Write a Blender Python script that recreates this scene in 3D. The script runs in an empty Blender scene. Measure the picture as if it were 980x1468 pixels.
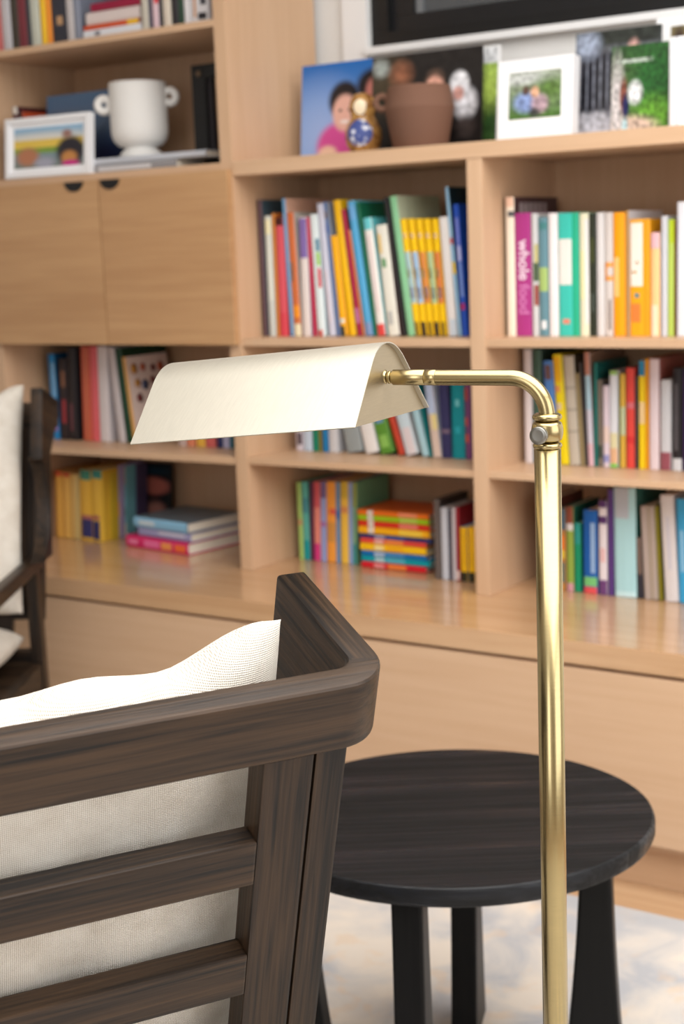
import bpy, bmesh, math, random
from mathutils import Vector, Matrix

# ------------------------------------------------------------------ camera
scn = bpy.context.scene
col = scn.collection
EYE = Vector((0.0, -2.9, 1.305))
FWD = Vector((-0.548527, 0.817295, -0.176485))
RGT = Vector((0.833542, 0.551109, -0.03854))
UPV = Vector((-0.065764, 0.168248, 0.983548))
FPX = 2116.68
cd = bpy.data.cameras.new('camera')
cam = bpy.data.objects.new('camera', cd)
col.objects.link(cam)
cam.matrix_world = Matrix(((RGT.x, UPV.x, -FWD.x, EYE.x), (RGT.y, UPV.y, -FWD.y, EYE.y),
                           (RGT.z, UPV.z, -FWD.z, EYE.z), (0, 0, 0, 1)))
cd.sensor_fit = 'VERTICAL'
cd.sensor_height = 36.0
cd.lens = 36.0 * FPX / 1468.0
cd.clip_start = 0.05
cd.dof.use_dof = True
cd.dof.focus_distance = 1.33
cd.dof.aperture_fstop = 7.0
scn.camera = cam

# ------------------------------------------------------------------ world, daylight, added overhead panel, exposure
w = bpy.data.worlds.new('daylight')
scn.world = w
w.use_nodes = True
w.node_tree.nodes['Background'].inputs[0].default_value = (0.80, 0.88, 1.0, 1)
w.node_tree.nodes['Background'].inputs[1].default_value = 0.6

def area_light(name, loc, rot, sx, sy, power, colr):
    l = bpy.data.lights.new(name, 'AREA')
    l.shape = 'RECTANGLE'; l.size = sx; l.size_y = sy; l.energy = power; l.color = colr
    o = bpy.data.objects.new(name, l); col.objects.link(o)
    o.location = loc; o.rotation_euler = rot
    return o
area_light('daylight_rear_window', (-0.3, -4.72, 1.75), (math.radians(90), 0, 0), 1.1, 1.7, 12, (1.0, 0.99, 0.98))
area_light('daylight_side_window', (2.12, -1.9, 1.65), (0, math.radians(90), 0), 1.7, 2.6, 24, (1.0, 0.99, 0.98))
area_light('overhead_fill_panel', (0.22, -1.9, 2.74), (0, 0, 0), 3.3, 3.0, 102, (1.0, 0.99, 0.975))  # added overhead panel for soft top light; the ceiling has no opening
scn.view_settings.view_transform = 'Standard'
scn.view_settings.look = 'None'
scn.view_settings.gamma = 1.0
scn.view_settings.use_curve_mapping = False
scn.view_settings.exposure = 0.58

# ------------------------------------------------------------------ helpers
def ray(u, v):
    return FWD + RGT * ((u - 490) / FPX) - UPV * ((v - 734) / FPX)
def at_y(u, v, y):
    d = ray(u, v); return EYE + d * ((y - EYE.y) / d.y)
def at_z(u, v, z):
    d = ray(u, v); return EYE + d * ((z - EYE.z) / d.z)
def base_x(u, y, z):
    """world x of image column u on the plane y, at height z"""
    v = 700.0
    for _ in range(12):
        p = at_y(u, v, y); q = at_y(u, v + 1, y)
        v += (z - p.z) / (q.z - p.z)
    return at_y(u, v, y).x

def srgb(c):
    return tuple(((x / 255) / 12.92 if x / 255 <= 0.04045 else ((x / 255 + 0.055) / 1.055) ** 2.4) for x in c)

MATS = {}
def plain(rgb, rough=0.5, spec=0.4, metal=0.0, key=None):
    k = key or ('p', tuple(rgb), rough, metal)
    if k in MATS: return MATS[k]
    m = bpy.data.materials.new('paint_%d_%d_%d' % tuple(int(c) for c in rgb)); m.use_nodes = True
    b = m.node_tree.nodes['Principled BSDF']
    b.inputs['Base Color'].default_value = (*srgb(rgb), 1)
    b.inputs['Roughness'].default_value = rough
    b.inputs['Specular IOR Level'].default_value = spec
    b.inputs['Metallic'].default_value = metal
    MATS[k] = m
    return m

def nodes_of(name):
    m = bpy.data.materials.new(name); m.use_nodes = True
    nt = m.node_tree
    return m, nt, nt.nodes, nt.links, nt.nodes['Principled BSDF']

def ramp(n, stops):
    r = n.new('ShaderNodeValToRGB')
    e = r.color_ramp.elements
    while len(e) < len(stops): e.new(0.5)
    for el, (p, c) in zip(e, stops):
        el.position = p; el.color = (*srgb(c), 1)
    return r

def wood(name, light, dark, scale, grain=60, rough=0.4, bump=0.05, wear=None, coat=0.0, detail=6, lo=0.36, hi=0.64, spec=0.5, tilt=0.0):
    """scale: stretch of the noise on each axis (small = along the grain)"""
    m, nt, n, l, b = nodes_of(name)
    tc = n.new('ShaderNodeTexCoord')
    oi = n.new('ShaderNodeObjectInfo')
    ad = n.new('ShaderNodeVectorMath'); ad.operation = 'MULTIPLY_ADD'
    sc = n.new('ShaderNodeVectorMath'); sc.operation = 'SCALE'; sc.inputs[3].default_value = 7.0
    cx = n.new('ShaderNodeCombineXYZ')
    for i in range(3): l.new(oi.outputs['Random'], cx.inputs[i])
    l.new(cx.outputs[0], sc.inputs[0])
    vr = n.new('ShaderNodeVectorRotate'); vr.rotation_type = 'X_AXIS'; vr.inputs['Angle'].default_value = -tilt
    l.new(tc.outputs['Object'], vr.inputs[0]); l.new(vr.outputs[0], ad.inputs[0])
    ad.inputs[1].default_value = tuple(scale)
    l.new(sc.outputs[0], ad.inputs[2])
    n1 = n.new('ShaderNodeTexNoise'); n1.inputs['Scale'].default_value = grain; n1.inputs['Detail'].default_value = detail
    n1.inputs['Distortion'].default_value = 0.4
    n2 = n.new('ShaderNodeTexNoise'); n2.inputs['Scale'].default_value = grain * 0.12; n2.inputs['Detail'].default_value = 3
    l.new(ad.outputs[0], n1.inputs['Vector']); l.new(ad.outputs[0], n2.inputs['Vector'])
    mx = n.new('ShaderNodeMath'); mx.operation = 'MULTIPLY_ADD'; mx.inputs[1].default_value = 0.55
    l.new(n1.outputs[0], mx.inputs[0])
    m2 = n.new('ShaderNodeMath'); m2.operation = 'MULTIPLY'; m2.inputs[1].default_value = 0.45
    l.new(n2.outputs[0], m2.inputs[0]); l.new(m2.outputs[0], mx.inputs[2])
    r = ramp(n, [(lo, dark), (hi, light)])
    l.new(mx.outputs[0], r.inputs[0])
    l.new(r.outputs[0], b.inputs['Base Color'])
    b.inputs['Roughness'].default_value = rough
    b.inputs['Specular IOR Level'].default_value = spec
    b.inputs['Coat Weight'].default_value = coat
    b.inputs['Coat Roughness'].default_value = 0.12
    bp = n.new('ShaderNodeBump'); bp.inputs['Strength'].default_value = bump; bp.inputs['Distance'].default_value = 0.002
    l.new(n1.outputs[0], bp.inputs['Height']); l.new(bp.outputs[0], b.inputs['Normal'])
    return m

M_OAK_V = wood('oak_upright', (210, 175, 142), (200, 163, 129), (1, 1, 0.05), 55, 0.42)
M_OAK_H = wood('oak_lengthwise', (210, 175, 142), (200, 163, 129), (0.05, 1, 1), 55, 0.42)
M_COUNTER = wood('oak_counter', (205, 166, 127), (188, 146, 106), (0.05, 1, 1), 55, 0.22, 0.02, coat=0.5)
M_FLOOR = wood('floor_boards', (200, 166, 130), (178, 140, 104), (0.06, 1, 1), 40, 0.4)
M_WALNUT_X = wood('dark_stain_x', (62, 45, 30), (19, 14, 11), (0.03, 1, 1), 230, 0.42, 0.25, detail=6, spec=0.28, lo=0.4, hi=0.62)
M_WALNUT_Y = wood('dark_stain_y', (62, 45, 30), (19, 14, 11), (1, 0.03, 1), 230, 0.42, 0.25, detail=6, spec=0.28, lo=0.4, hi=0.62, tilt=0.3031)
M_WALNUT_Z = wood('dark_stain_z', (62, 45, 30), (19, 14, 11), (1, 1, 0.03), 230, 0.45, 0.25, detail=6, spec=0.28, lo=0.4, hi=0.62)
def ebony_top():
    """black-stained open-grained top: long ridges along the grain, glossier on the ridges"""
    m, nt, n, l, b = nodes_of('black_stain_top')
    tc = n.new('ShaderNodeTexCoord')
    def nz(sc, gr, det, dist=0.3):
        mp = n.new('ShaderNodeMapping'); mp.inputs['Scale'].default_value = sc
        x = n.new('ShaderNodeTexNoise'); x.inputs['Scale'].default_value = gr; x.inputs['Detail'].default_value = det; x.inputs['Distortion'].default_value = dist
        l.new(tc.outputs['Object'], mp.inputs[0]); l.new(mp.outputs[0], x.inputs[0]); return x
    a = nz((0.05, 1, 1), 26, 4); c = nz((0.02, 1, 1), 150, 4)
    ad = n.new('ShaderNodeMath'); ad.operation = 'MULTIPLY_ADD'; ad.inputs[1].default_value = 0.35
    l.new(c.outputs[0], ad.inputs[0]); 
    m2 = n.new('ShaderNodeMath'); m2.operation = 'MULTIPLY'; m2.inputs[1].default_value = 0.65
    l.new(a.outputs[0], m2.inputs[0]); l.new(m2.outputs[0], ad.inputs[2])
    r = ramp(n, [(0.42, (4, 4, 5)), (0.6, (24, 26, 31))]); l.new(ad.outputs[0], r.inputs[0]); l.new(r.outputs[0], b.inputs['Base Color'])  # grain colour; its blue-grey streaks also paint in a reflected sheen
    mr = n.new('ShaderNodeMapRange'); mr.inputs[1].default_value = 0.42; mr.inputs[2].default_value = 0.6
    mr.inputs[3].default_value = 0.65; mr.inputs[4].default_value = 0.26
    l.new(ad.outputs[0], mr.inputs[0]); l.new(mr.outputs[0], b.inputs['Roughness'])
    b.inputs['Specular IOR Level'].default_value = 0.3
    bp = n.new('ShaderNodeBump'); bp.inputs['Strength'].default_value = 1.0; bp.inputs['Distance'].default_value = 0.0035
    l.new(ad.outputs[0], bp.inputs['Height']); l.new(bp.outputs[0], b.inputs['Normal'])
    return m
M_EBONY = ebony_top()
M_POST = wood('dark_stain_post', (62, 45, 30), (19, 14, 11), (1, 1, 0.03), 230, 0.45, 0.25, detail=6, spec=0.28, lo=0.4, hi=0.62, tilt=0.3031)
M_EBONY_LEG = wood('black_stain_leg', (15, 15, 15), (5, 5, 6), (1, 1, 0.03), 120, 0.42, 0.2, spec=0.18)
M_WALL = plain((222, 222, 220), 0.8, 0.2)
M_TRIM = plain((232, 232, 232), 0.5, 0.3)
M_BLACK = plain((18, 18, 19), 0.4, 0.4)
M_PAGE = plain((232, 224, 208), 0.8, 0.1)

def brass(name, rgb, rough, along, aniso=0.0):
    m, nt, n, l, b = nodes_of(name)
    tc = n.new('ShaderNodeTexCoord'); mp = n.new('ShaderNodeMapping')
    mp.inputs['Scale'].default_value = along
    nz = n.new('ShaderNodeTexNoise'); nz.inputs['Scale'].default_value = 60; nz.inputs['Detail'].default_value = 4
    l.new(tc.outputs['Object'], mp.inputs[0]); l.new(mp.outputs[0], nz.inputs[0])
    mr = n.new('ShaderNodeMapRange'); mr.inputs[3].default_value = rough - 0.015; mr.inputs[4].default_value = rough + 0.02
    l.new(nz.outputs[0], mr.inputs[0]); l.new(mr.outputs[0], b.inputs['Roughness'])
    r = ramp(n, [(0.3, tuple(c * 0.965 for c in rgb)), (0.7, rgb)])
    l.new(nz.outputs[0], r.inputs[0]); l.new(r.outputs[0], b.inputs['Base Color'])
    b.inputs['Metallic'].default_value = 1.0
    bp = n.new('ShaderNodeBump'); bp.inputs['Strength'].default_value = 0.015; bp.inputs['Distance'].default_value = 0.0001
    l.new(nz.outputs[0], bp.inputs['Height']); l.new(bp.outputs[0], b.inputs['Normal'])
    return m
M_BRASS = brass('brushed_brass', (176, 159, 116), 0.25, (1, 1, 18))
M_SHADE = brass('brushed_brass_sheet', (196, 191, 178), 0.47, (14, 1, 1))
M_PLATE = brass('brushed_brass_plate', (172, 158, 132), 0.4, (1, 1, 14))  # end plate's shade put into the colour: darker than the sheet brass
M_STEEL = brass('brushed_steel_knob', (140, 138, 132), 0.34, (1, 1, 1))

def fabric(name, light, dark, pitch, bump):
    m, nt, n, l, b = nodes_of(name)
    tc = n.new('ShaderNodeTexCoord')
    def wv(direction):
        x = n.new('ShaderNodeTexWave'); x.bands_direction = direction
        x.inputs['Scale'].default_value = pitch; x.inputs['Distortion'].default_value = 1.2
        x.inputs['Detail'].default_value = 2; x.inputs['Detail Scale'].default_value = 1.5
        l.new(tc.outputs['UV'], x.inputs[0]); return x
    a, c = wv('X'), wv('Y')
    mu = n.new('ShaderNodeMath'); mu.operation = 'ADD'
    l.new(a.outputs['Fac'], mu.inputs[0]); l.new(c.outputs['Fac'], mu.inputs[1])
    nz = n.new('ShaderNodeTexNoise'); nz.inputs['Scale'].default_value = 30; nz.inputs['Detail'].default_value = 5
    l.new(tc.outputs['UV'], nz.inputs[0])
    m3 = n.new('ShaderNodeMath'); m3.operation = 'MULTIPLY_ADD'; m3.inputs[1].default_value = 0.3
    l.new(mu.outputs[0], m3.inputs[0])
    m4 = n.new('ShaderNodeMath'); m4.operation = 'MULTIPLY'; m4.inputs[1].default_value = 0.5
    l.new(nz.outputs[0], m4.inputs[0]); l.new(m4.outputs[0], m3.inputs[2])
    r = ramp(n, [(0.2, dark), (0.75, light)])
    l.new(m3.outputs[0], r.inputs[0]); l.new(r.outputs[0], b.inputs['Base Color'])
    b.inputs['Roughness'].default_value = 0.9
    b.inputs['Specular IOR Level'].default_value = 0.1
    bp = n.new('ShaderNodeBump'); bp.inputs['Strength'].default_value = bump; bp.inputs['Distance'].default_value = 0.0012
    l.new(mu.outputs[0], bp.inputs['Height']); l.new(bp.outputs[0], b.inputs['Normal'])
    return m
M_LINEN = fabric('white_linen', (232, 226, 216), (178, 164, 146), 190, 0.5)

def print_mat(name, top, bottom, shapes, rough=0.3, tex=0.0, tscale=14):
    """flat printed picture: vertical two-tone ground, then soft ellipses ('e') or boxes ('b'):
    (kind, cx, cy, rx, ry, rgb, softness) in 0..1 print coordinates"""
    m, nt, n, l, b = nodes_of(name)
    tc = n.new('ShaderNodeTexCoord')
    sep = n.new('ShaderNodeSeparateXYZ'); l.new(tc.outputs['UV'], sep.inputs[0])
    mix = n.new('ShaderNodeMix'); mix.data_type = 'RGBA'
    mix.inputs[6].default_value = (*srgb(bottom), 1); mix.inputs[7].default_value = (*srgb(top), 1)
    l.new(sep.outputs[1], mix.inputs[0])
    cur = mix.outputs[2]
    for kind, cx, cy, rx, ry, rgb, soft in shapes:
        sb = n.new('ShaderNodeVectorMath'); sb.operation = 'SUBTRACT'; sb.inputs[1].default_value = (cx, cy, 0)
        l.new(tc.outputs['UV'], sb.inputs[0])
        dv = n.new('ShaderNodeVectorMath'); dv.operation = 'DIVIDE'; dv.inputs[1].default_value = (rx, ry, 1)
        l.new(sb.outputs[0], dv.inputs[0])
        if kind == 'e':
            ln = n.new('ShaderNodeVectorMath'); ln.operation = 'LENGTH'; l.new(dv.outputs[0], ln.inputs[0]); d = ln.outputs['Value']
        else:
            ab = n.new('ShaderNodeVectorMath'); ab.operation = 'ABSOLUTE'; l.new(dv.outputs[0], ab.inputs[0])
            s2 = n.new('ShaderNodeSeparateXYZ'); l.new(ab.outputs[0], s2.inputs[0])
            mm = n.new('ShaderNodeMath'); mm.operation = 'MAXIMUM'
            l.new(s2.outputs[0], mm.inputs[0]); l.new(s2.outputs[1], mm.inputs[1]); d = mm.outputs[0]
        mr = n.new('ShaderNodeMapRange')
        mr.inputs[1].default_value = 1 + soft; mr.inputs[2].default_value = 1 - soft
        l.new(d, mr.inputs[0])
        mx = n.new('ShaderNodeMix'); mx.data_type = 'RGBA'
        l.new(mr.outputs[0], mx.inputs[0]); l.new(cur, mx.inputs[6]); mx.inputs[7].default_value = (*srgb(rgb), 1)
        cur = mx.outputs[2]
    if tex:      # leafy, grainy tone variation of the photograph
        nz = n.new('ShaderNodeTexNoise'); nz.inputs['Scale'].default_value = tscale; nz.inputs['Detail'].default_value = 5
        l.new(tc.outputs['UV'], nz.inputs[0])
        mr = n.new('ShaderNodeMapRange'); mr.inputs[1].default_value = 0.3; mr.inputs[2].default_value = 0.7
        mr.inputs[3].default_value = 1 - tex; mr.inputs[4].default_value = 1 + tex; mr.clamp = False
        l.new(nz.outputs[0], mr.inputs[0])
        sc = n.new('ShaderNodeVectorMath'); sc.operation = 'SCALE'
        l.new(cur, sc.inputs[0]); l.new(mr.outputs[0], sc.inputs[3]); cur = sc.outputs[0]
    l.new(cur, b.inputs['Base Color'])
    b.inputs['Roughness'].default_value = rough
    return m

# ---- mesh helpers
def link(name, me, mat=None, parent=None):
    o = bpy.data.objects.new(name, me); col.objects.link(o)
    if mat is not None:
        for mm in (mat if isinstance(mat, (list, tuple)) else [mat]): me.materials.append(mm)
    if parent is not None: o.parent = parent
    return o
def tag(o, label, cat, group=None):
    o['label'] = label; o['category'] = cat
    if group: o['group'] = group
    return o
def struct(o):
    o['kind'] = 'structure'; return o
def empty(name, loc, rz=0.0):
    o = bpy.data.objects.new(name, None); col.objects.link(o)
    o.location = loc; o.rotation_euler = (0, 0, rz); o.empty_display_size = 0.1
    return o
def bm_box(bm, x0, x1, y0, y1, z0, z1):
    v = [bm.verts.new(p) for p in ((x0, y0, z0), (x1, y0, z0), (x1, y1, z0), (x0, y1, z0),
                                   (x0, y0, z1), (x1, y0, z1), (x1, y1, z1), (x0, y1, z1))]
    fs = []
    for q in ((0, 3, 2, 1), (4, 5, 6, 7), (0, 1, 5, 4), (1, 2, 6, 5), (2, 3, 7, 6), (3, 0, 4, 7)):
        fs.append(bm.faces.new([v[i] for i in q]))
    return v, fs
def finish(bm, name, smooth=False):
    bmesh.ops.recalc_face_normals(bm, faces=bm.faces[:])
    me = bpy.data.meshes.new(name); bm.to_mesh(me); bm.free()
    if smooth:
        for p in me.polygons: p.use_smooth = True
    return me
def box(name, x0, x1, y0, y1, z0, z1, mat, parent=None, bev=0.0015, seg=2):
    bm = bmesh.new(); bm_box(bm, x0, x1, y0, y1, z0, z1)
    if bev: bmesh.ops.bevel(bm, geom=bm.edges[:], offset=bev, segments=seg, affect='EDGES', profile=0.7)
    return link(name, finish(bm, name), mat, parent)
def hexa(name, pts, mat, parent=None, bev=0.002, seg=2, smooth=False):
    """box from 8 corner points (bottom four counter-clockwise, top four)"""
    bm = bmesh.new(); v = [bm.verts.new(p) for p in pts]
    for q in ((0, 3, 2, 1), (4, 5, 6, 7), (0, 1, 5, 4), (1, 2, 6, 5), (2, 3, 7, 6), (3, 0, 4, 7)):
        bm.faces.new([v[i] for i in q])
    bmesh.ops.recalc_face_normals(bm, faces=bm.faces[:])
    if bev: bmesh.ops.bevel(bm, geom=bm.edges[:], offset=bev, segments=seg, affect='EDGES', profile=0.7)
    return link(name, finish(bm, name, smooth), mat, parent)
def lathe(name, prof, mat, parent=None, n=40, loc=(0, 0, 0)):
    bm = bmesh.new(); rings = []
    for r, z in prof:
        if r < 1e-6: rings.append([bm.verts.new((0, 0, z))])
        else: rings.append([bm.verts.new((r * math.cos(2 * math.pi * i / n), r * math.sin(2 * math.pi * i / n), z)) for i in range(n)])
    for a, b in zip(rings, rings[1:]):
        for i in range(n):
            j = (i + 1) % n
            if len(a) == 1 and len(b) == 1: continue
            if len(a) == 1: bm.faces.new((a[0], b[j], b[i]))
            elif len(b) == 1: bm.faces.new((a[i], a[j], b[0]))
            else: bm.faces.new((a[i], a[j], b[j], b[i]))
    o = link(name, finish(bm, name, True), mat, parent); o.location = loc
    return o
def sweep(name, pts, radius, mat, parent=None, n=24, cap=True):
    bm = bmesh.new(); rings = []
    pts = [Vector(p) for p in pts]
    rad = radius if isinstance(radius, (list, tuple)) else [radius] * len(pts)
    ref = Vector((0, 0, 1)) if abs((pts[1] - pts[0]).normalized().z) < 0.9 else Vector((1, 0, 0))
    for i, p in enumerate(pts):
        t = (pts[min(i + 1, len(pts) - 1)] - pts[max(i - 1, 0)]).normalized()
        s = ref.cross(t).normalized(); ref2 = t.cross(s).normalized(); ref = ref2
        rings.append([bm.verts.new(p + (s * math.cos(2 * math.pi * k / n) + ref2 * math.sin(2 * math.pi * k / n)) * rad[i]) for k in range(n)])
    for a, b in zip(rings, rings[1:]):
        for k in range(n):
            j = (k + 1) % n; bm.faces.new((a[k], a[j], b[j], b[k]))
    if cap: bm.faces.new(rings[0]); bm.faces.new(rings[-1][::-1])
    me = finish(bm, name, True)
    return link(name, me, mat, parent)
def sharp(o, ang=40):
    bm = bmesh.new(); bm.from_mesh(o.data)
    for e in bm.edges:
        if len(e.link_faces) == 2 and e.calc_face_angle() > math.radians(ang): e.smooth = False
    bm.to_mesh(o.data); bm.free(); return o
def extrude_poly(name, poly, x0, x1, mat, parent=None, axis='x', bev=0.003, seg=2):
    """polygon in the two other axes, extruded along axis"""
    bm = bmesh.new()
    def mk(t, p): return {'x': (t, p[0], p[1]), 'y': (p[0], t, p[1]), 'z': (p[0], p[1], t)}[axis]
    a = [bm.verts.new(mk(x0, p)) for p in poly]; b = [bm.verts.new(mk(x1, p)) for p in poly]
    bm.faces.new(a); bm.faces.new(b[::-1])
    n = len(poly)
    for i in range(n): bm.faces.new((a[i], a[(i + 1) % n], b[(i + 1) % n], b[i]))
    bmesh.ops.recalc_face_normals(bm, faces=bm.faces[:])
    if bev:
        es = [e for e in bm.edges if len(e.link_faces) == 2 and e.calc_face_angle() > 0.6]
        bmesh.ops.bevel(bm, geom=es, offset=bev, segments=seg, affect='EDGES', profile=0.6)
    return link(name, finish(bm, name), mat, parent)
def quad_uv(name, w_, h_, mat, parent, off=0.0):
    """upright print of width w_, height h_ facing -y, thin slab, uv 0..1 on every face"""
    bm = bmesh.new(); v, fs = bm_box(bm, 0, w_, off, off + 0.0008, 0, h_)
    uv = bm.loops.layers.uv.new('UVMap')
    for f in bm.faces:
        for lp in f.loops: lp[uv].uv = (lp.vert.co.x / w_, lp.vert.co.z / h_)
    return link(name, finish(bm, name), mat, parent)

# ------------------------------------------------------------------ room shell
X1 = -2.2241            # right face of the upright between the cabinet unit and the shelf unit
X2 = -1.5855            # left face of the upright between the two open bays
WD = 0.0367             # double-panel uprights
DEP = 0.3746            # shelf depth
CT = 0.5101             # counter height
CF = -0.271             # counter front
struct(box('floor', -4.6, 2.2, -4.8, 0.6, -0.06, 0.0, M_FLOOR, bev=0))
struct(box('ceiling', -4.6, 2.2, -4.8, 0.6, 2.75, 2.81, plain((240, 240, 238), 0.9, 0.1), bev=0))
struct(box('wall_left', -4.66, -4.6, -4.8, 0.6, 0, 2.75, M_WALL, bev=0))
# rear and side walls stand around the window openings that light the room
def wall_with_opening(name, axis, pos, lo, hi, a0, a1, z0, z1):
    bm = bmesh.new()
    for (s0, s1, t0, t1) in ((lo, a0, 0, 2.75), (a1, hi, 0, 2.75), (a0, a1, 0, z0), (a0, a1, z1, 2.75)):
        if axis == 'y': bm_box(bm, s0, s1, pos, pos + 0.06, t0, t1)
        else: bm_box(bm, pos, pos + 0.06, s0, s1, t0, t1)
    struct(link(name, finish(bm, name), plain((176, 170, 162), 0.8, 0.2)))
wall_with_opening('wall_rear', 'y', -4.8, -4.6, 2.2, -0.9, 0.3, 0.85, 2.65)
wall_with_opening('wall_right', 'x', 2.14, -4.8, 0.6, -3.25, -0.55, 0.75, 2.55)
# wall behind the bookcase, with the black window above the right unit
WX0, WZ0 = -2.068, 1.797
bm = bmesh.new()
bm_box(bm, -4.6, WX0, 0.395, 0.6, 0, 2.75); bm_box(bm, WX0, 0.9, 0.395, 0.6, 0, WZ0)
bm_box(bm, WX0, 0.9, 0.395, 0.6, 2.62, 2.75); bm_box(bm, 0.9, 2.2, 0.395, 0.6, 0, 2.75)
struct(link('wall_back', finish(bm, 'wall_back'), M_WALL))
win = struct(empty('window_1', (WX0, 0.40, WZ0)))
def wbox(n_, x0, x1, y0, y1, z0, z1, m_): return box(n_, x0, x1, y0, y1, z0, z1, m_, win, bev=0.002)
wbox('window_frame', 0, 2.968, 0.0, 0.05, 0.0, 0.035, M_BLACK)
wbox('window_frame', 0, 0.05, 0.0, 0.05, 0.035, 0.823, M_BLACK)
wbox('window_frame', 2.918, 2.968, 0.0, 0.05, 0.035, 0.823, M_BLACK)
wbox('sash', 0.05, 2.918, 0.02, 0.06, 0.035, 0.075, plain((26, 26, 28), 0.35))
wbox('sash', 0.05, 0.115, 0.02, 0.06, 0.075, 0.823, plain((26, 26, 28), 0.35))
wbox('sash_bead', 0.115, 0.13, 0.03, 0.06, 0.075, 0.823, plain((120, 122, 124), 0.4))
gl = nodes_of('dim_window_glass'); gl[4].inputs['Base Color'].default_value = (*srgb((84, 86, 88)), 1)
gl[4].inputs['Roughness'].default_value = 0.12
wbox('pane', 0.115, 2.918, 0.045, 0.052, 0.075, 0.823, gl[0])
struct(box('trim_1', WX0 - 0.075, WX0 - 0.001, 0.380, 0.3945, 1.522, 2.70, M_TRIM))
struct(box('trim_2', WX0 - 0.001, 0.95, 0.365, 0.3945, WZ0 - 0.018, WZ0 - 0.001, M_TRIM))

# ------------------------------------------------------------------ built-in bookcase
XL = -3.055
def unit(name, label, loc):
    o = empty(name, loc); tag(o, label, 'bookcase'); return o
def ubox(u, n_, x0, x1, y0, y1, z0, z1, m_=M_OAK_H, bev=0.0012):
    L = u.location
    return box(n_, x0 - L.x, x1 - L.x, y0 - L.y, y1 - L.y, z0 - L.z, z1 - L.z, m_, u, bev)
ul = unit('bookcase_unit', 'tall pale oak bookcase unit with a pair of cabinet doors', (-2.64, 0.19, CT))
ubox(ul, 'upright', X1 - WD, X1, 0, DEP, CT, 2.70, M_OAK_V)
ubox(ul, 'upright', XL - WD, XL, 0, DEP, CT, 2.70, M_OAK_V)
ubox(ul, 'back_panel', XL, X1 - WD, DEP - 0.012, DEP, CT, 2.70, M_OAK_V, 0)
ubox(ul, 'shelf', XL, X1 - WD, 0.0, DEP - 0.012, 1.8345, 1.851)
ubox(ul, 'shelf', XL, X1 - WD, 0.0, DEP - 0.012, 1.4995, 1.517)
ubox(ul, 'shelf', XL, X1 - WD, 0.002, DEP - 0.012, 1.077, 1.093)
ubox(ul, 'shelf', XL, X1 - WD, 0.004, DEP - 0.012, 0.778, 0.797)
ubox(ul, 'shelf', XL, X1 - WD, 0.0, DEP - 0.012, 2.25, 2.268)
ubox(ul, 'top_panel', XL, X1 - WD, 0.0, DEP - 0.012, 2.68, 2.70)
for k, (d0, d1, hx) in enumerate(((-3.083, -2.6475, -2.727), (-2.6435, -2.2285, -2.603))):
    d = ubox(ul, 'door', d0, d1, -0.0185, -0.0006, 1.0785, 1.4985, wood('door_oak', (196, 154, 110), (180, 137, 95), (0.06, 1, 1), 55, 0.42), 0.001)
    # half-moon tab pull hooked over the door's top edge
    poly = [(0.032 * math.cos(a), 0.024 * -math.sin(a)) for a in [math.pi * i / 12 for i in range(13)]]
    h = extrude_poly('door_pull', [(p[0], p[1]) for p in poly], -0.004, 0.0, M_BLACK, d, 'y', 0)
    h.location = (hx - ul.location.x, -0.0186 - ul.location.y, 1.4965 - ul.location.z)
ur = unit('bookcase_unit', 'low pale oak open bookcase of two bays under the window', (-1.55, 0.19, CT))
ubox(ur, 'upright', X2, X2 + WD, 0, DEP, CT, 1.4836, M_OAK_V)
ubox(ur, 'upright', -0.91, -0.91 + WD, 0, DEP, CT, 1.4836, M_OAK_V)
ubox(ur, 'back_panel', X1 + 0.001, -0.91, DEP - 0.0115, DEP, CT, 1.4836, M_OAK_V, 0)
ubox(ur, 'top_panel', X1 + 0.001, -0.87, -0.002, DEP + 0.018, 1.4838, 1.518)
for a, b in ((X1 + 0.0008, X2 - 0.0002), (X2 + WD + 0.0002, -0.9102)):
    ubox(ur, 'shelf', a, b, 0.003, DEP - 0.0118, 1.075, 1.093)
    ubox(ur, 'shelf', a, b, 0.003, DEP - 0.0118, 0.7813, 0.797)
ct = box('countertop', -4.2, -0.6, CF, DEP, CT - 0.047, CT - 0.0002, M_COUNTER, bev=0.002)
tag(ct, 'long pale oak countertop running under the bookcase', 'countertop')
def drawer_cab(x0, x1, label):
    e = empty('base_cabinet', ((x0 + x1) / 2, 0.05, 0)); tag(e, label, 'cabinet', None)
    L = e.location
    box('carcass', x0 - L.x + 0.001, x1 - L.x - 0.001, CF + 0.022 - L.y, DEP - L.y, 0.09, CT - 0.0475, M_OAK_H, e)
    box('toe_kick', x0 - L.x + 0.001, x1 - L.x - 0.001, CF + 0.05 - L.y, CF + 0.065 - L.y, 0.0, 0.0895, M_OAK_H, e)
    box('drawer_front', x0 - L.x + 0.0015, x1 - L.x - 0.0015, CF + 0.002 - L.y, CF + 0.0215 - L.y, 0.108, CT - 0.0555, M_OAK_H, e)
drawer_cab(-3.98, -2.92, 'pale oak drawer cabinet under the counter, its front crossed by the armchair back leg')
drawer_cab(-2.92, -1.86, 'pale oak drawer cabinet under the counter, below the cabinet doors')
drawer_cab(-1.86, -0.80, 'pale oak drawer cabinet under the counter, behind the round black table')

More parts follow.
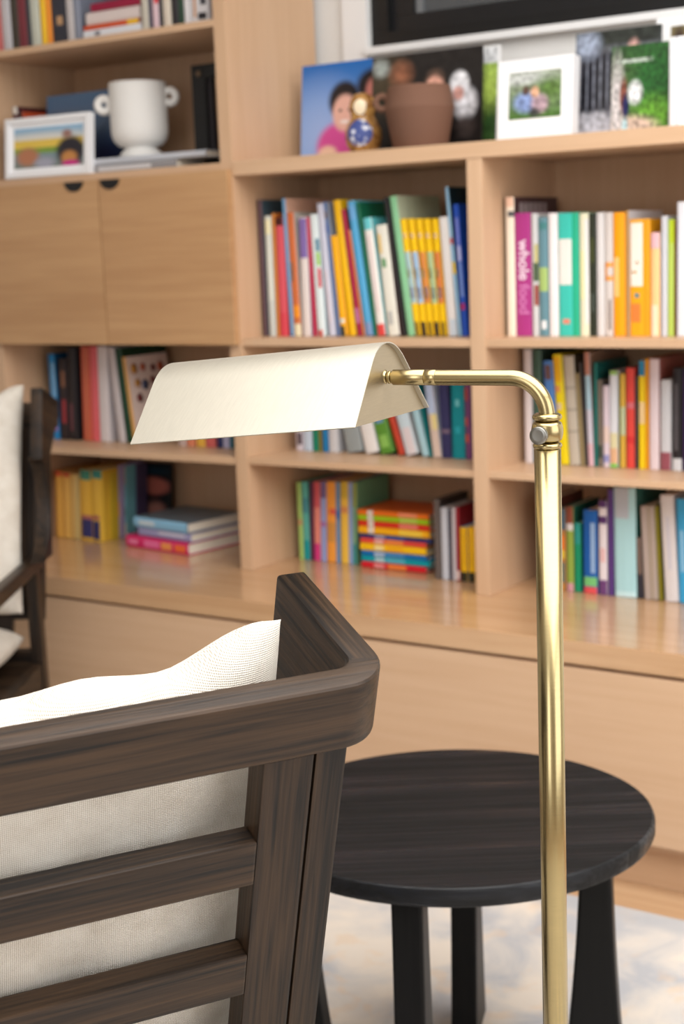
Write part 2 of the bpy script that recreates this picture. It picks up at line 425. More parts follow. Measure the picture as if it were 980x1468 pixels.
# ------------------------------------------------------------------ rug
def make_rug():
    m, nt, n, l, b = nodes_of('distressed_rug')
    tc = n.new('ShaderNodeTexCoord')
    def nz(s, d, dist=0.0):
        x = n.new('ShaderNodeTexNoise'); x.inputs['Scale'].default_value = s; x.inputs['Detail'].default_value = d
        x.inputs['Distortion'].default_value = dist
        l.new(tc.outputs['Object'], x.inputs[0]); return x
    a = nz(6.5, 5, 0.6); c = nz(15, 6, 0.3); d = nz(420, 2)
    r1 = ramp(n, [(0.38, (180, 181, 185)), (0.5, (204, 199, 194)), (0.62, (220, 210, 198))])
    l.new(a.outputs[0], r1.inputs[0])
    r2 = ramp(n, [(0.55, (0, 0, 0)), (0.64, (255, 255, 255))]); l.new(c.outputs[0], r2.inputs[0])
    mx = n.new('ShaderNodeMix'); mx.data_type = 'RGBA'; mx.inputs[7].default_value = (*srgb((222, 188, 150)), 1)
    m0 = n.new('ShaderNodeMath'); m0.operation = 'MULTIPLY'; m0.inputs[1].default_value = 0.3
    l.new(r2.outputs[0], m0.inputs[0]); l.new(m0.outputs[0], mx.inputs[0]); l.new(r1.outputs[0], mx.inputs[6])
    # grey border band along the far edge
    sp = n.new('ShaderNodeSeparateXYZ'); l.new(tc.outputs['Object'], sp.inputs[0])
    mr = n.new('ShaderNodeMapRange'); mr.inputs[1].default_value = -0.075; mr.inputs[2].default_value = -0.045
    l.new(sp.outputs[1], mr.inputs[0])
    m5 = n.new('ShaderNodeMath'); m5.operation = 'MULTIPLY'; m5.inputs[1].default_value = 0.75; l.new(mr.outputs[0], m5.inputs[0])
    my = n.new('ShaderNodeMix'); my.data_type = 'RGBA'; my.inputs[7].default_value = (*srgb((176, 178, 182)), 1)
    l.new(m5.outputs[0], my.inputs[0]); l.new(mx.outputs[2], my.inputs[6])
    l.new(my.outputs[2], b.inputs['Base Color'])
    b.inputs['Roughness'].default_value = 0.95; b.inputs['Specular IOR Level'].default_value = 0.1
    bp = n.new('ShaderNodeBump'); bp.inputs['Strength'].default_value = 0.5; bp.inputs['Distance'].default_value = 0.003
    l.new(d.outputs[0], bp.inputs['Height']); l.new(bp.outputs[0], b.inputs['Normal'])
    o = box('rug', -2.6, 2.4, -3.6, 0, 0.0, 0.009, m, bev=0.003)
    o.location = (-0.9, -0.355, 0.0004)
    tag(o, 'pale distressed cream and grey-blue area rug under the table and lamp', 'rug')
make_rug()

# ------------------------------------------------------------------ round black side table
def side_table():
    fh = Vector((-0.557275, 0.830328, 0)); rh = Vector((0.830328, 0.557275, 0))
    c = Vector((-1.030776, -1.10038, 0))
    e = empty('side_table', (c.x, c.y, 0.0098), math.atan2(rh.y, rh.x))
    tag(e, 'round black-stained wooden side table with splayed plank legs', 'table')
    TZ = 0.48 - 0.0098
    bm = bmesh.new(); N = 96
    prof = [(0.0, TZ), (0.985, TZ), (0.993, TZ - 0.0015), (1.0, TZ - 0.006), (1.0, TZ - 0.021), (0.992, TZ - 0.026), (0.985, TZ - 0.0275), (0.0, TZ - 0.0275)]
    rings = []
    for r, z in prof:
        if r == 0: rings.append([bm.verts.new((0, 0, z))])
        else: rings.append([bm.verts.new((0.293 * r * math.cos(2 * math.pi * i / N), 0.2715 * r * math.sin(2 * math.pi * i / N), z)) for i in range(N)])
    for a, b in zip(rings, rings[1:]):
        for i in range(N):
            j = (i + 1) % N
            if len(a) == 1: bm.faces.new((a[0], b[i], b[j]))
            elif len(b) == 1: bm.faces.new((a[i], a[j], b[0]))
            else: bm.faces.new((a[i], a[j], b[j], b[i]))
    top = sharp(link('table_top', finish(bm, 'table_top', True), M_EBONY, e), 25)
    th = math.radians(-14)
    for k in range(4):
        a = th - math.pi / 2 + k * math.pi / 2
        # plank set radially: profile in (radius, height), widening to the foot with a hollow on both edges
        poly = []
        zt, zb = TZ - 0.028, 0.0
        ns = 10
        for i in range(ns + 1):
            t = i / ns
            poly.append((0.252 + 0.006 * t + 0.02 * t ** 2.2, zt + (zb - zt) * t))
        for i in range(ns, -1, -1):
            t = i / ns
            poly.append((0.208 - 0.012 * t - 0.028 * t ** 2.0, zt + (zb - zt) * t))
        lg = extrude_poly('leg', poly, -0.0215, 0.0215, M_EBONY_LEG, e, 'y', 0.005, 2)
        lg.rotation_euler = (0, 0, a); lg.location = (-0.022, 0, 0)
side_table()

# ------------------------------------------------------------------ pharmacy floor lamp
def floor_lamp():
    base = Vector((-0.571195, -1.717711, 0.0096))
    e = empty('floor_lamp', base); tag(e, 'brushed brass pharmacy floor lamp with a tented metal shade', 'lamp')
    H = 1.1225 - base.z
    R = 0.01195
    lathe('base', [(0, 0), (0.118, 0), (0.12, 0.004), (0.12, 0.012), (0.112, 0.018), (0.03, 0.022), (0.018, 0.03), (0.0, 0.03)], M_BRASS, e, 64)
    zs = 0.455
    lathe('pole', [(0, 0.03), (R, 0.03), (R, zs - 0.0006), (R - 0.0008, zs), (0, zs)], M_BRASS, e, 48)
    lathe('pole', [(0, zs), (R - 0.0008, zs), (R, zs + 0.0006), (R, H - 0.001), (0, H - 0.001)], M_BRASS, e, 48)
    # collar: two rolled rings with a barrel between
    def ring(z, r, hh): lathe('collar_ring', [(0, z - hh), (r - 0.003, z - hh), (r - 0.0008, z - hh * 0.6), (r, z), (r - 0.0008, z + hh * 0.6), (r - 0.003, z + hh), (0, z + hh)], M_BRASS, e, 48)
    ring(H + 0.0022, R + 0.0012, 0.003)
    bz0, bz1 = H + 0.0055, H + 0.0245
    prof = [(0, bz0), (R - 0.0022, bz0)] + [(R - 0.0005 + 0.0027 * math.sin(math.pi * t / 10) ** 0.7, bz0 + (bz1 - bz0) * t / 10) for t in range(1, 10)] + [(R - 0.0022, bz1), (0, bz1)]
    lathe('swivel_barrel', prof, M_BRASS, e, 48)
    ring(bz1 + 0.0032, R + 0.0014, 0.0032)
    # knob on the barrel, facing the reader
    tow = (EYE - base); tow.z = 0; tow.normalize()
    kd = (Matrix.Rotation(math.radians(-19), 3, 'Z') @ tow)
    kn = lathe('knob', [(0, 0), (0.0035, 0), (0.0035, 0.010), (0.0072, 0.0105), (0.0078, 0.0115), (0.0078, 0.0165), (0.0072, 0.0172), (0.0045, 0.0168), (0, 0.0171)], M_STEEL, e, 40)
    kn.rotation_mode = 'QUATERNION'; kn.rotation_quaternion = kd.to_track_quat('Z', 'Y')
    kn.location = (kd.x * 0.0085, kd.y * 0.0085, (bz0 + bz1) / 2 - 0.001)
    # bent arm
    D = Vector((-0.991419, -0.130725, 0)); AZ = 1.1847 - base.z
    ztop = bz1 + 0.005; rb = 0.0335; rt = 0.00715
    pts = [Vector((0, 0, ztop - 0.004)), Vector((0, 0, ztop))]
    cz = AZ - rb
    if cz > ztop + 0.002: pts.append(Vector((0, 0, (cz + ztop) / 2)))
    for i in range(0, 17):
        a = math.pi / 2 * i / 16
        pts.append(D * (rb - rb * math.cos(a)) + Vector((0, 0, max(cz, ztop - 0.001) + (AZ - max(cz, ztop - 0.001)) * math.sin(a))))
    pts.append(D * 0.1040 + Vector((0, 0, AZ)))
    sharp(sweep('arm', pts, rt, M_BRASS, e, 32), 50)
    def tube(n_, s0, s1, r, bevel=0.0006):
        sharp(sweep(n_, [D * s0 + Vector((0, 0, AZ)), D * (s0 + bevel) + Vector((0, 0, AZ)), D * (s1 - bevel) + Vector((0, 0, AZ)), D * s1 + Vector((0, 0, AZ))],
              [r - bevel, r, r, r - bevel], M_BRASS, e, 32), 50)
    tube('arm_sleeve', 0.1042, 0.1152, rt + 0.0001, 0.0003)
    tube('arm_end', 0.1154, 0.1475, rt + 0.0001, 0.0004)
    tube('swivel_washer', 0.1475, 0.1495, 0.0048, 0.0004)
    tube('swivel_nut', 0.1495, 0.1525, 0.0060, 0.0005)
    tube('swivel_stem', 0.1525, 0.1550, 0.0030, 0.0004)
    # shade: bent sheet open below, end plates set in a little
    a = Vector((-0.977486, -0.195439, -0.079529)); nn = Vector((-0.194214, 0.980691, -0.02293)); vv = Vector((-0.082475, 0.006968, 0.996569))
    A0 = Vector((-0.723724, -1.736037, 1.217392)) - base
    W, Hh, L, r = 0.0983, 0.0692, 0.2262, 0.062
    # half profile: circle of radius r at the ridge, then straight to the lower corner
    best = None
    for k in range(5, 85):
        t = math.radians(k); px, pz = r * math.sin(t), -r + r * math.cos(t)
        dx, dz = math.cos(t), -math.sin(t)
        err = abs((W - px) * dz - (-Hh - pz) * dx)
        if best is None or err < best[0]: best = (err, t)
    tt = best[1]
    half = [(r * math.sin(tt * i / 8), -r + r * math.cos(tt * i / 8)) for i in range(9)] + [(W, -Hh)]
    prof = [(-x, z) for x, z in half[::-1]] + half[1:]
    bm = bmesh.new(); th = 0.0011
    cen = (0, -Hh)
    inner = []
    for i, (x, z) in enumerate(prof):
        p0 = prof[max(i - 1, 0)]; p1 = prof[min(i + 1, len(prof) - 1)]
        t2 = Vector((p1[0] - p0[0], p1[1] - p0[1])).normalized()
        inner.append((x + t2.y * th, z - t2.x * th))
    def P(x, z, s): return A0 + a * s + nn * x + vv * z
    vo = [[bm.verts.new(P(x, z, s)) for x, z in prof] for s in (0, L)]
    vi = [[bm.verts.new(P(x, z, s)) for x, z in inner] for s in (0, L)]
    k = len(prof)
    for i in range(k - 1):
        bm.faces.new((vo[0][i], vo[0][i + 1], vo[1][i + 1], vo[1][i]))
        bm.faces.new((vi[0][i + 1], vi[0][i], vi[1][i], vi[1][i + 1]))
        for s in (0, 1): bm.faces.new((vo[s][i], vi[s][i], vi[s][i + 1], vo[s][i + 1]))
    for i in (0, k - 1): bm.faces.new((vo[0][i], vo[1][i], vi[1][i], vi[0][i]))
    sh = link('shade', finish(bm, 'shade', True), M_SHADE, e); sharp(sh, 30)
    for s0 in (0.0045, L - 0.0057):
        bm = bmesh.new()
        pp = [(x * 0.999, z - 0.0001) for x, z in inner]
        q0 = [bm.verts.new(P(x, z, s0)) for x, z in pp]; q1 = [bm.verts.new(P(x, z, s0 + 0.0012)) for x, z in pp]
        bm.faces.new(q0); bm.faces.new(q1[::-1])
        for i in range(len(pp)): bm.faces.new((q0[i], q0[(i + 1) % len(pp)], q1[(i + 1) % len(pp)], q1[i]))
        link('end_plate', finish(bm, 'end_plate'), M_PLATE, sh)
    s1 = D * 0.1545 + Vector((0, 0, AZ))
    sharp(sweep('socket_stub', [s1 - D * 0.0006, s1 + D * 0.001, s1 + D * 0.022], [0.0055, 0.0068, 0.0068], M_BRASS, e, 32), 50)
    lathe('bulb_holder', [(0, 0), (0.013, 0), (0.013, 0.05), (0, 0.05)], plain((235, 235, 230), 0.5), sh, 24).matrix_local = \
        Matrix.Translation(A0 + a * 0.012 - vv * 0.036) @ a.to_track_quat('Z', 'Y').to_matrix().to_4x4()
floor_lamp()

# ------------------------------------------------------------------ dark wooden armchairs
TAU = 0.3031
CW = 0.66          # outer width of the back
ZT = 0.95
def T(a, b, c):
    """a: leftwards from the right outer corner, b: forward, c: up, in the reclined back's own frame"""
    return Vector((CW / 2 - a, b * math.cos(TAU) - c * math.sin(TAU), ZT + b * math.sin(TAU) + c * math.cos(TAU)))
def tbox(n_, a0, a1, b0, b1, c0, c1, mat, par, bev=0.002):
    return hexa(n_, [T(a1, b0, c0), T(a0, b0, c0), T(a0, b1, c0), T(a1, b1, c0), T(a1, b0, c1), T(a0, b0, c1), T(a0, b1, c1), T(a1, b1, c1)], mat, par, bev)
def make_armchair(label):
    e = empty('armchair', (0, 0, 0)); tag(e, label, 'armchair')
    TH, HR, LW, RO = 0.0285, 0.0627, 0.1884, 0.044
    # plan path of the outer face: right wing front -> corner -> back -> corner -> left wing front
    path = []
    for i in range(9): path.append((0.0, LW - (LW - RO) * i / 8, (1.0, 0.0), 1 - i / 8))
    for i in range(1, 10):
        t = math.pi / 2 * i / 10; path.append((RO - RO * math.cos(t), RO - RO * math.sin(t), (math.cos(t), math.sin(t)), 0.0))
    for i in range(0, 13): path.append((RO + (CW - 2 * RO) * i / 12, 0.0, (0.0, 1.0), 0.0))
    full = path + []
    for i in range(1, 10):
        t = math.pi / 2 * (10 - i) / 10; full.append((CW - RO + RO * math.cos(t), RO - RO * math.sin(t), (-math.cos(t), math.sin(t)), 0.0))
    for i in range(9): full.append((CW, RO + (LW - RO) * i / 8, (-1.0, 0.0), i / 8))
    bm = bmesh.new(); rows = []
    for (a, b, nrm, wing) in full:
        low = -HR - 0.105 * (0.5 - 0.5 * math.cos(math.pi * min(1, wing * 1.5)))
        row = []
        for (off, c) in ((0, 0), (TH, 0), (TH, low), (0, low)):
            row.append(bm.verts.new(T(a + nrm[0] * off, b + nrm[1] * off, c)))
        rows.append(row)
    for r0, r1 in zip(rows, rows[1:]):
        for i in range(4): bm.faces.new((r0[i], r0[(i + 1) % 4], r1[(i + 1) % 4], r1[i]))
    bm.faces.new(rows[0]); bm.faces.new(rows[-1][::-1])
    bmesh.ops.recalc_face_normals(bm, faces=bm.faces[:])
    es = [ed for ed in bm.edges if len(ed.link_faces) == 2 and ed.calc_face_angle() > 0.7]
    bmesh.ops.bevel(bm, geom=es, offset=0.0045, segments=3, affect='EDGES', profile=0.6)
    for f in bm.faces:                      # the wings' grain runs forward
        c = f.calc_center_median()
        if c.y * math.cos(TAU) + (c.z - ZT) * math.sin(TAU) > RO * 0.8: f.material_index = 1
    me = finish(bm, 'top_rail', True)
    sharp(link('top_rail', me, [M_WALNUT_X, M_WALNUT_Y], e), 35)
    SO = 0.004
    for side in (0, 1):
        def m(a): return a if side == 0 else CW - a
        def tb(n_, a0, a1, b0, b1, c0, c1):
            x, y = sorted((m(a0), m(a1))); return tbox(n_, x, y, b0, b1, c0, c1, M_POST, e, 0.0025)
        tb('back_post', 0.0680, 0.1126, SO, SO + 0.030, -0.52, -HR + 0.0002)
        tb('side_post', 0.0375, 0.0655, SO + 0.0015, SO + 0.034, -0.52, -HR + 0.0002)
        # upright under the wing's front end, hollowed in front, down to the arm
        z0 = 0.615
        tip = T(0, LW, -0.1675); tt = T(0, LW - 0.075, -0.1675)
        poly = []
        for i in range(15):
            t = i / 14
            poly.append((tip.y + 0.045 * t - 0.072 * math.sin(math.pi * min(1, t * 1.02)) ** 0.6, tip.z + 0.004 + (z0 - tip.z - 0.004) * t))
        for i in range(14, -1, -1):
            t = i / 14
            poly.append((tip.y - 0.100 + 0.052 * t, tip.z + 0.004 + (z0 - tip.z - 0.004) * t))
        x0 = T(m(0.004), 0, 0).x; x1 = T(m(0.036), 0, 0).x
        extrude_poly('wing_stile', poly, min(x0, x1), max(x0, x1), M_WALNUT_Z, e, 'x', 0.003)
        sx = 1 if side == 0 else -1
        xo = sx * (CW / 2)
        def bx(n_, xa, xb, ya, yb, za, zb, mt):
            x_, y_ = sorted((sx * xa, sx * xb)); return box(n_, x_, y_, ya, yb, za, zb, mt, e, 0.003)
        # arm, front and rear legs
        extrude_poly('arm', [(0.165, 0.585), (0.70, 0.575), (0.70, 0.612), (0.165, 0.6145)], *sorted((sx * 0.2695, sx * 0.300)), M_WALNUT_Y, e, 'x', 0.006)
        bx('leg', 0.2705, 0.299, 0.64, 0.69, 0.0, 0.575, M_WALNUT_Z)
        bx('leg', 0.2705, 0.299, 0.20, 0.24, 0.0, 0.585, M_WALNUT_Z)
        bx('seat_rail', 0.2715, 0.295, 0.2405, 0.6395, 0.30, 0.37, M_WALNUT_Y)
    for k in range(4):
        c = -0.1423 - 0.1216 * k
        tbox('slat', 0.1126, CW - 0.1126, SO, SO + 0.0235, c - 0.0447, c, M_WALNUT_X, e, 0.0022)
    box('seat_rail', -0.27, 0.27, 0.655, 0.683, 0.30, 0.37, M_WALNUT_X, e, 0.003)
    box('seat_rail', -0.27, 0.27, 0.21, 0.235, 0.30, 0.40, M_WALNUT_X, e, 0.003)
    box('seat_deck', -0.271, 0.271, 0.2355, 0.6545, 0.345, 0.36, M_WALNUT_X, e, 0.001)
    return e
def cushion(name, w_, h_, t_, sag, ear, par_label, seed=0, n=48):
    """plump pillow in the x-z plane, thickness along y; ears: corners drawn out"""
    rnd = random.Random(seed)
    bm = bmesh.new(); uvl = bm.loops.layers.uv.new('UVMap')
    def shp(s, t, side):
        ed = (max(0, 1 - abs(s) ** 6) ** 0.5) * (max(0, 1 - abs(t) ** 6) ** 0.5)
        dome = 0.80 + 0.20 * (1 - s * s) * (1 - t * t)
        y = side * t_ / 2 * ed * dome
        x = s * w_ / 2 * (1 - 0.025 * (1 - t * t))
        z = t * h_ / 2
        k = max(0.0, t)
        z += k * k * (-sag * (1 - min(1, abs(s)) ** 2.2) + ear * (lambda q: q * q * (3 - 2 * q))(min(1.0, max(0.0, (abs(s) - 0.62) / 0.33))))
        wr = math.sin(9 * s + 3 * t + seed) * math.sin(4 * t - 5 * s + 1.3 * seed) * 0.004 + math.sin(17 * s - 6 * t) * 0.0014
        y += side * wr * ed
        if t > 0: z += 0.003 * t ** 4 * math.sin(13 * s + seed) * (1 - s * s) * 1.6
        return Vector((x, y, z))
    def par(i):   # denser sampling towards the seam
        u = -1 + 2 * i / n
        return math.copysign(1 - (1 - abs(u)) ** 1.6, u)
    gs = {}
    for side in (1, -1):
        for i in range(n + 1):
            for j in range(n + 1):
                if side == -1 and (i in (0, n) or j in (0, n)): gs[(side, i, j)] = gs[(1, i, j)]; continue
                gs[(side, i, j)] = bm.verts.new(shp(par(i), par(j), side))
    for side in (1, -1):
        for i in range(n):
            for j in range(n):
                f = bm.faces.new((gs[(side, i, j)], gs[(side, i + 1, j)], gs[(side, i + 1, j + 1)], gs[(side, i, j + 1)]))
                for lp in f.loops: lp[uvl].uv = (lp.vert.co.x, lp.vert.co.z)
    o = link(name, finish(bm, name, True), M_LINEN)
    return o
SEAM = []
def place_cushion(o, chair_mw, loc, rot, label, group=None):
    o.matrix_world = chair_mw @ Matrix.Translation(loc) @ rot
    tag(o, label, 'cushion', group)

CH_E1 = Vector((-0.5092, -0.8606, 0)); CORNER = Vector((-0.6107, -1.9160, 0.95))
chair = make_armchair('dark-stained wooden armchair seen from behind, slatted back holding a white linen cushion')
fw2 = Vector((-0.8606, 0.5092, 0))
rzc = math.atan2(-CH_E1.y, -CH_E1.x)
cen = CORNER + CH_E1 * (CW / 2); cen.z = 0.0096
chair.location = cen; chair.rotation_euler = (0, 0, rzc)
def chair_matrix(loc, rz, s=1.0): return Matrix.Translation(loc) @ Matrix.Rotation(rz, 4, 'Z') @ Matrix.Scale(s, 4)
CM = chair_matrix(cen, rzc)
tiltX = Matrix.Rotation(TAU, 4, 'X')
def back_cushion_loc(top_c, h_, b): # centre of a cushion whose top mid is at height c and depth b in the back frame
    return T(CW / 2, b, top_c - h_ / 2)
HB = 0.50
cu = cushion('back_cushion', 0.535, HB, 0.125, 0.004, 0.034, '', 3)
place_cushion(cu, CM, back_cushion_loc(-0.026, HB, 0.100), tiltX, 'white linen back cushion with pointed corners, behind the slats')
sc_ = cushion('seat_cushion', 0.51, 0.48, 0.12, 0.0, 0.0, '', 5, 24)
place_cushion(sc_, CM, Vector((0, 0.465, 0.428)), Matrix.Rotation(math.radians(-90), 4, 'X'), 'white linen seat cushion in the armchair with the slatted back', None)

# the second armchair, farther off, facing into the room with its back to the bookcase
def copy_tree(o, parent=None):
    c = o.copy(); col.objects.link(c); c.parent = parent
    for ch in [k for k in bpy.data.objects if k.parent == o and k is not c]: copy_tree(ch, c)
    return c
ch2 = copy_tree(chair)
ch2['label'] = 'dark wooden armchair facing the room, standing before the drawer cabinets'
rz2 = math.radians(211)
s2 = 1.0
tip = T(CW - 0.014, 0.1884, 0.0)                       # its left wing tip is the one in view
want = at_y(53, 566, -0.475)
R2 = Matrix.Rotation(rz2, 3, 'Z')
loc2 = Vector((want.x, want.y, 0)) - R2 @ Vector((tip.x, tip.y, 0)) * s2
loc2.z = 0.0096
ch2.location = loc2; ch2.rotation_euler = (0, 0, rz2)
CM2 = chair_matrix(loc2, rz2)
c2 = cu.copy(); col.objects.link(c2)
place_cushion(c2, CM2, back_cushion_loc(-0.012, HB, 0.120), tiltX, 'white linen back cushion in the armchair standing by the drawer cabinets')
c3 = sc_.copy(); col.objects.link(c3)
place_cushion(c3, CM2, Vector((0, 0.465, 0.428)), Matrix.Rotation(math.radians(-90), 4, 'X'), 'white linen seat cushion in the armchair standing by the drawer cabinets')

exec_books = True
# ------------------------------------------------------------------ books
LABELS = []
def text_mesh(name, s, size, mat, parent, mw):
    cu_ = bpy.data.curves.new(name, 'FONT'); cu_.body = s; cu_.size = size; cu_.align_x = 'CENTER'; cu_.align_y = 'CENTER'
    cu_.offset = size * 0.012
    t = bpy.data.objects.new(name + '_src', cu_); col.objects.link(t)
    dg = bpy.context.evaluated_depsgraph_get(); dg.update()
    me = bpy.data.meshes.new_from_object(t.evaluated_get(dg))
    bpy.data.objects.remove(t, do_unlink=True); bpy.data.curves.remove(cu_)
    o = link(name, me, mat, parent); o.matrix_local = mw
    return o
def book(w_, h_, d_, spine, cover, bands=(), label='', group=None, name='book'):
    """closed book, spine facing -y, standing on z=0 from x=0 to w_; returns its cover object"""
    bm = bmesh.new(); ct_ = min(0.0022, w_ * 0.18); rr = min(0.0035, w_ * 0.22)
    # C-shaped case: rounded spine strip, two boards
    outer = [(0, d_), (0, rr), (w_ * 0.12, rr * 0.35), (w_ * 0.5, 0), (w_ * 0.88, rr * 0.35), (w_, rr), (w_, d_)]
    inner = [(ct_, d_), (ct_, rr + ct_), (w_ * 0.5, ct_ + rr * 0.5), (w_ - ct_, rr + ct_), (w_ - ct_, d_)]
    poly = outer + inner[::-1]
    a = [bm.verts.new((x, y, 0)) for x, y in poly]; b = [bm.verts.new((x, y, h_)) for x, y in poly]
    k = len(poly)
    f0 = bm.faces.new(a); f1 = bm.faces.new(b[::-1])
    for i in range(k):
        f = bm.faces.new((a[i], a[(i + 1) % k], b[(i + 1) % k], b[i]))
        if 1 <= i <= 4: f.material_index = 1
    bmesh.ops.triangulate(bm, faces=[f0, f1])
    me = finish(bm, 'book')
    o = link(name, me, [plain(cover, 0.42), plain(spine, 0.42)])
    pb = bmesh.new(); bm_box(pb, ct_, w_ - ct_, rr + ct_ + 0.0006, d_ - 0.004, 0.003, h_ - 0.003)
    link('pages', finish(pb, 'pages'), M_PAGE, o)
    for bd in bands:
        z0, z1, rgb = bd[:3]; fx0, fx1 = (bd[3], bd[4]) if len(bd) > 3 else (0.04, 0.96)
        bb = bmesh.new()
        xs = sorted(set([fx0, fx1] + [x for x in (0.12, 0.5, 0.88) if fx0 < x < fx1]))
        def yy(fx):
            pts_ = [(0, rr), (0.12, rr * 0.35), (0.5, 0), (0.88, rr * 0.35), (1, rr)]
            for (p, q), (p2, q2) in zip(pts_, pts_[1:]):
                if p <= fx <= p2: return q + (q2 - q) * (fx - p) / (p2 - p)
            return rr
        va = [bb.verts.new((fx * w_, yy(fx) - 0.0004, z0 * h_)) for fx in xs]; vb = [bb.verts.new((fx * w_, yy(fx) - 0.0004, z1 * h_)) for fx in xs]
        for i in range(len(xs) - 1): bb.faces.new((va[i], va[i + 1], vb[i + 1], vb[i]))
        link('spine_band', finish(bb, 'spine_band'), plain(rgb, 0.45), o)
    if label:
        tag(o, label, 'book', group); LABELS.append(label)
    return o
def row(ys, zs, phrase, group, items, dmax=0.20, squeeze=None):
    prev = None; objs = []
    for idx, it in enumerate(items):
        xb, xt, wpx, yt, spine, cover, desc = it[:7]
        bands = it[7] if len(it) > 7 else ()
        y = ys + (it[8] if len(it) > 8 else 0.0)
        X = base_x(xb, y, zs); Xr = base_x(xb + wpx * (squeeze(idx) if squeeze else 1.0), y, zs)
        wh = Xr - X - 0.0004
        top = at_y(xt, yt, y); h = top.z - zs
        tan = (top.x - X) / h
        if abs(tan) < 0.035: tan = 0.0
        if prev:
            px, pw, ptan, ph = prev
            X = max(X, px + pw + 0.0008)
            hm = min(h, ph)
            need = (px + pw + ptan * hm + 0.0012 - X) / hm
            tan = max(tan, need)
            if Xr - X < 0.004: Xr = X + 0.005
            wh = Xr - X - 0.0004
        ang = math.atan(tan)
        w_ = wh * math.cos(ang); hl = h / math.cos(ang) - (abs(math.sin(ang)) * w_ if ang < 0 else 0)
        d_ = it[9] if len(it) > 9 else min(dmax, max(0.11, hl * 0.74))
        o = book(w_, max(hl, 0.05), d_, spine, cover, bands, desc + ' ' + phrase, group)
        if ang <= 0:
            o.location = (X, y, zs + 0.0003)
        else:
            o.location = (X, y, zs + 0.0003 + w_ * math.sin(ang))
        o.rotation_euler = (0, ang, 0)
        prev = (X, wh, tan, h); objs.append(o)
    return objs
BLK = (28, 26, 28); WHT = (236, 232, 226)
ZB, ZC, ZTOPL, ZCAB, ZTOPR = 1.0935, 0.7975, 1.8515, 1.5175, 1.5185

# picture-book row in the bay below the brown pot
R2_ = [
 (376, 370, 9, 287, (88, 64, 70), (58, 78, 88), 'tall thin maroon-grey book at the end'),
 (386, 378, 11, 310, (214, 218, 208), (210, 210, 200), 'pale off-white book', [(0.0, 0.3, (200, 205, 200)), (0.85, 0.97, (235, 230, 190))]),
 (397, 389, 4, 306, (212, 138, 58), (200, 120, 50), 'very thin orange book'),
 (401, 392, 14, 312, (216, 86, 98), (200, 50, 60), 'coral-red book', [(0.93, 1.0, (70, 20, 20)), (0.0, 0.2, (214, 70, 84))]),
 (416, 400, 6, 285, (106, 160, 202), (226, 178, 152), 'thin sky-blue book with a peach cover'),
 (422, 409, 12, 305, (206, 110, 62), (196, 190, 180), 'rust-orange book with a cream foot', [(0.0, 0.1, (236, 226, 190)), (0.15, 0.25, (240, 150, 40)), (0.45, 0.6, (120, 100, 90), 0.1, 0.5)]),
 (434, 422, 14, 312, (228, 216, 210), (190, 170, 200), 'white book with a purple head', [(0.66, 0.99, (132, 108, 172))]),
 (449, 430, 5, 312, (202, 48, 84), (180, 40, 70), 'thin crimson book'),
 (455, 434, 14, 308, (226, 236, 236), (200, 220, 225), 'white book with coloured dashes', [(0.7, 0.8, (20, 110, 140), 0.6, 0.95), (0.58, 0.69, (150, 200, 60), 0.6, 0.95), (0.4, 0.56, (205, 40, 60), 0.6, 0.95), (0.0, 0.05, (205, 60, 50), 0.2, 0.7)]),
 (471, 448, 12, 292, (206, 206, 222), (196, 196, 212), 'tall lavender-white book', [(0.1, 0.5, (218, 206, 214), 0.3, 0.7)]),
 (483, 460, 5, 290, (78, 108, 160), (150, 160, 180), 'thin denim-blue book', [(0.78, 0.84, (20, 80, 160)), (0.88, 0.93, (90, 70, 70))]),
 (488, 468, 12, 338, (246, 178, 22), (240, 170, 20), 'short amber-yellow book with a black foot', [(0.0, 0.1, (40, 50, 50), 0.1, 0.75), (0.13, 0.17, (220, 235, 235), 0.2, 0.8)]),
 (500, 473, 12, 287, (242, 186, 12), (240, 190, 20), 'tall golden-yellow book'),
 (512, 485, 8, 300, (170, 28, 66), (70, 40, 40), 'wine-red book', [(0.1, 0.22, (190, 110, 150))]),
 (520, 494, 4, 330, (220, 130, 50), (40, 150, 190), 'thin tan-orange book'),
 (524, 496, 12, 288, (86, 168, 214), (90, 190, 220), 'bright sky-blue book', [(0.0, 0.1, (130, 150, 190)), (0.86, 0.97, (110, 170, 220))]),
 (537, 510, 4, 290, (30, 110, 80), (22, 104, 74), 'thin bottle-green book'),
 (541, 519, 13, 312, (240, 234, 226), (100, 200, 205), 'white book with a red foot', [(0.0, 0.1, (222, 74, 70)), (0.9, 1.0, (110, 205, 210)), (0.2, 0.85, (236, 214, 210), 0.35, 0.65)]),
 (556, 537, 18, 322, (234, 230, 216), (132, 92, 90), 'cream book with green leaf marks', [(0.62, 0.7, (110, 160, 110), 0.2, 0.6), (0.1, 0.22, (190, 190, 185), 0.2, 0.6), (0.75, 0.92, (238, 204, 130), 0.1, 0.4)]),
 (576, 546, 7, 283, (34, 30, 30), (30, 28, 28), 'slim black book'),
 (584, 557, 11, 281, (140, 200, 152), (196, 206, 178), 'tall mint-green book'),
]
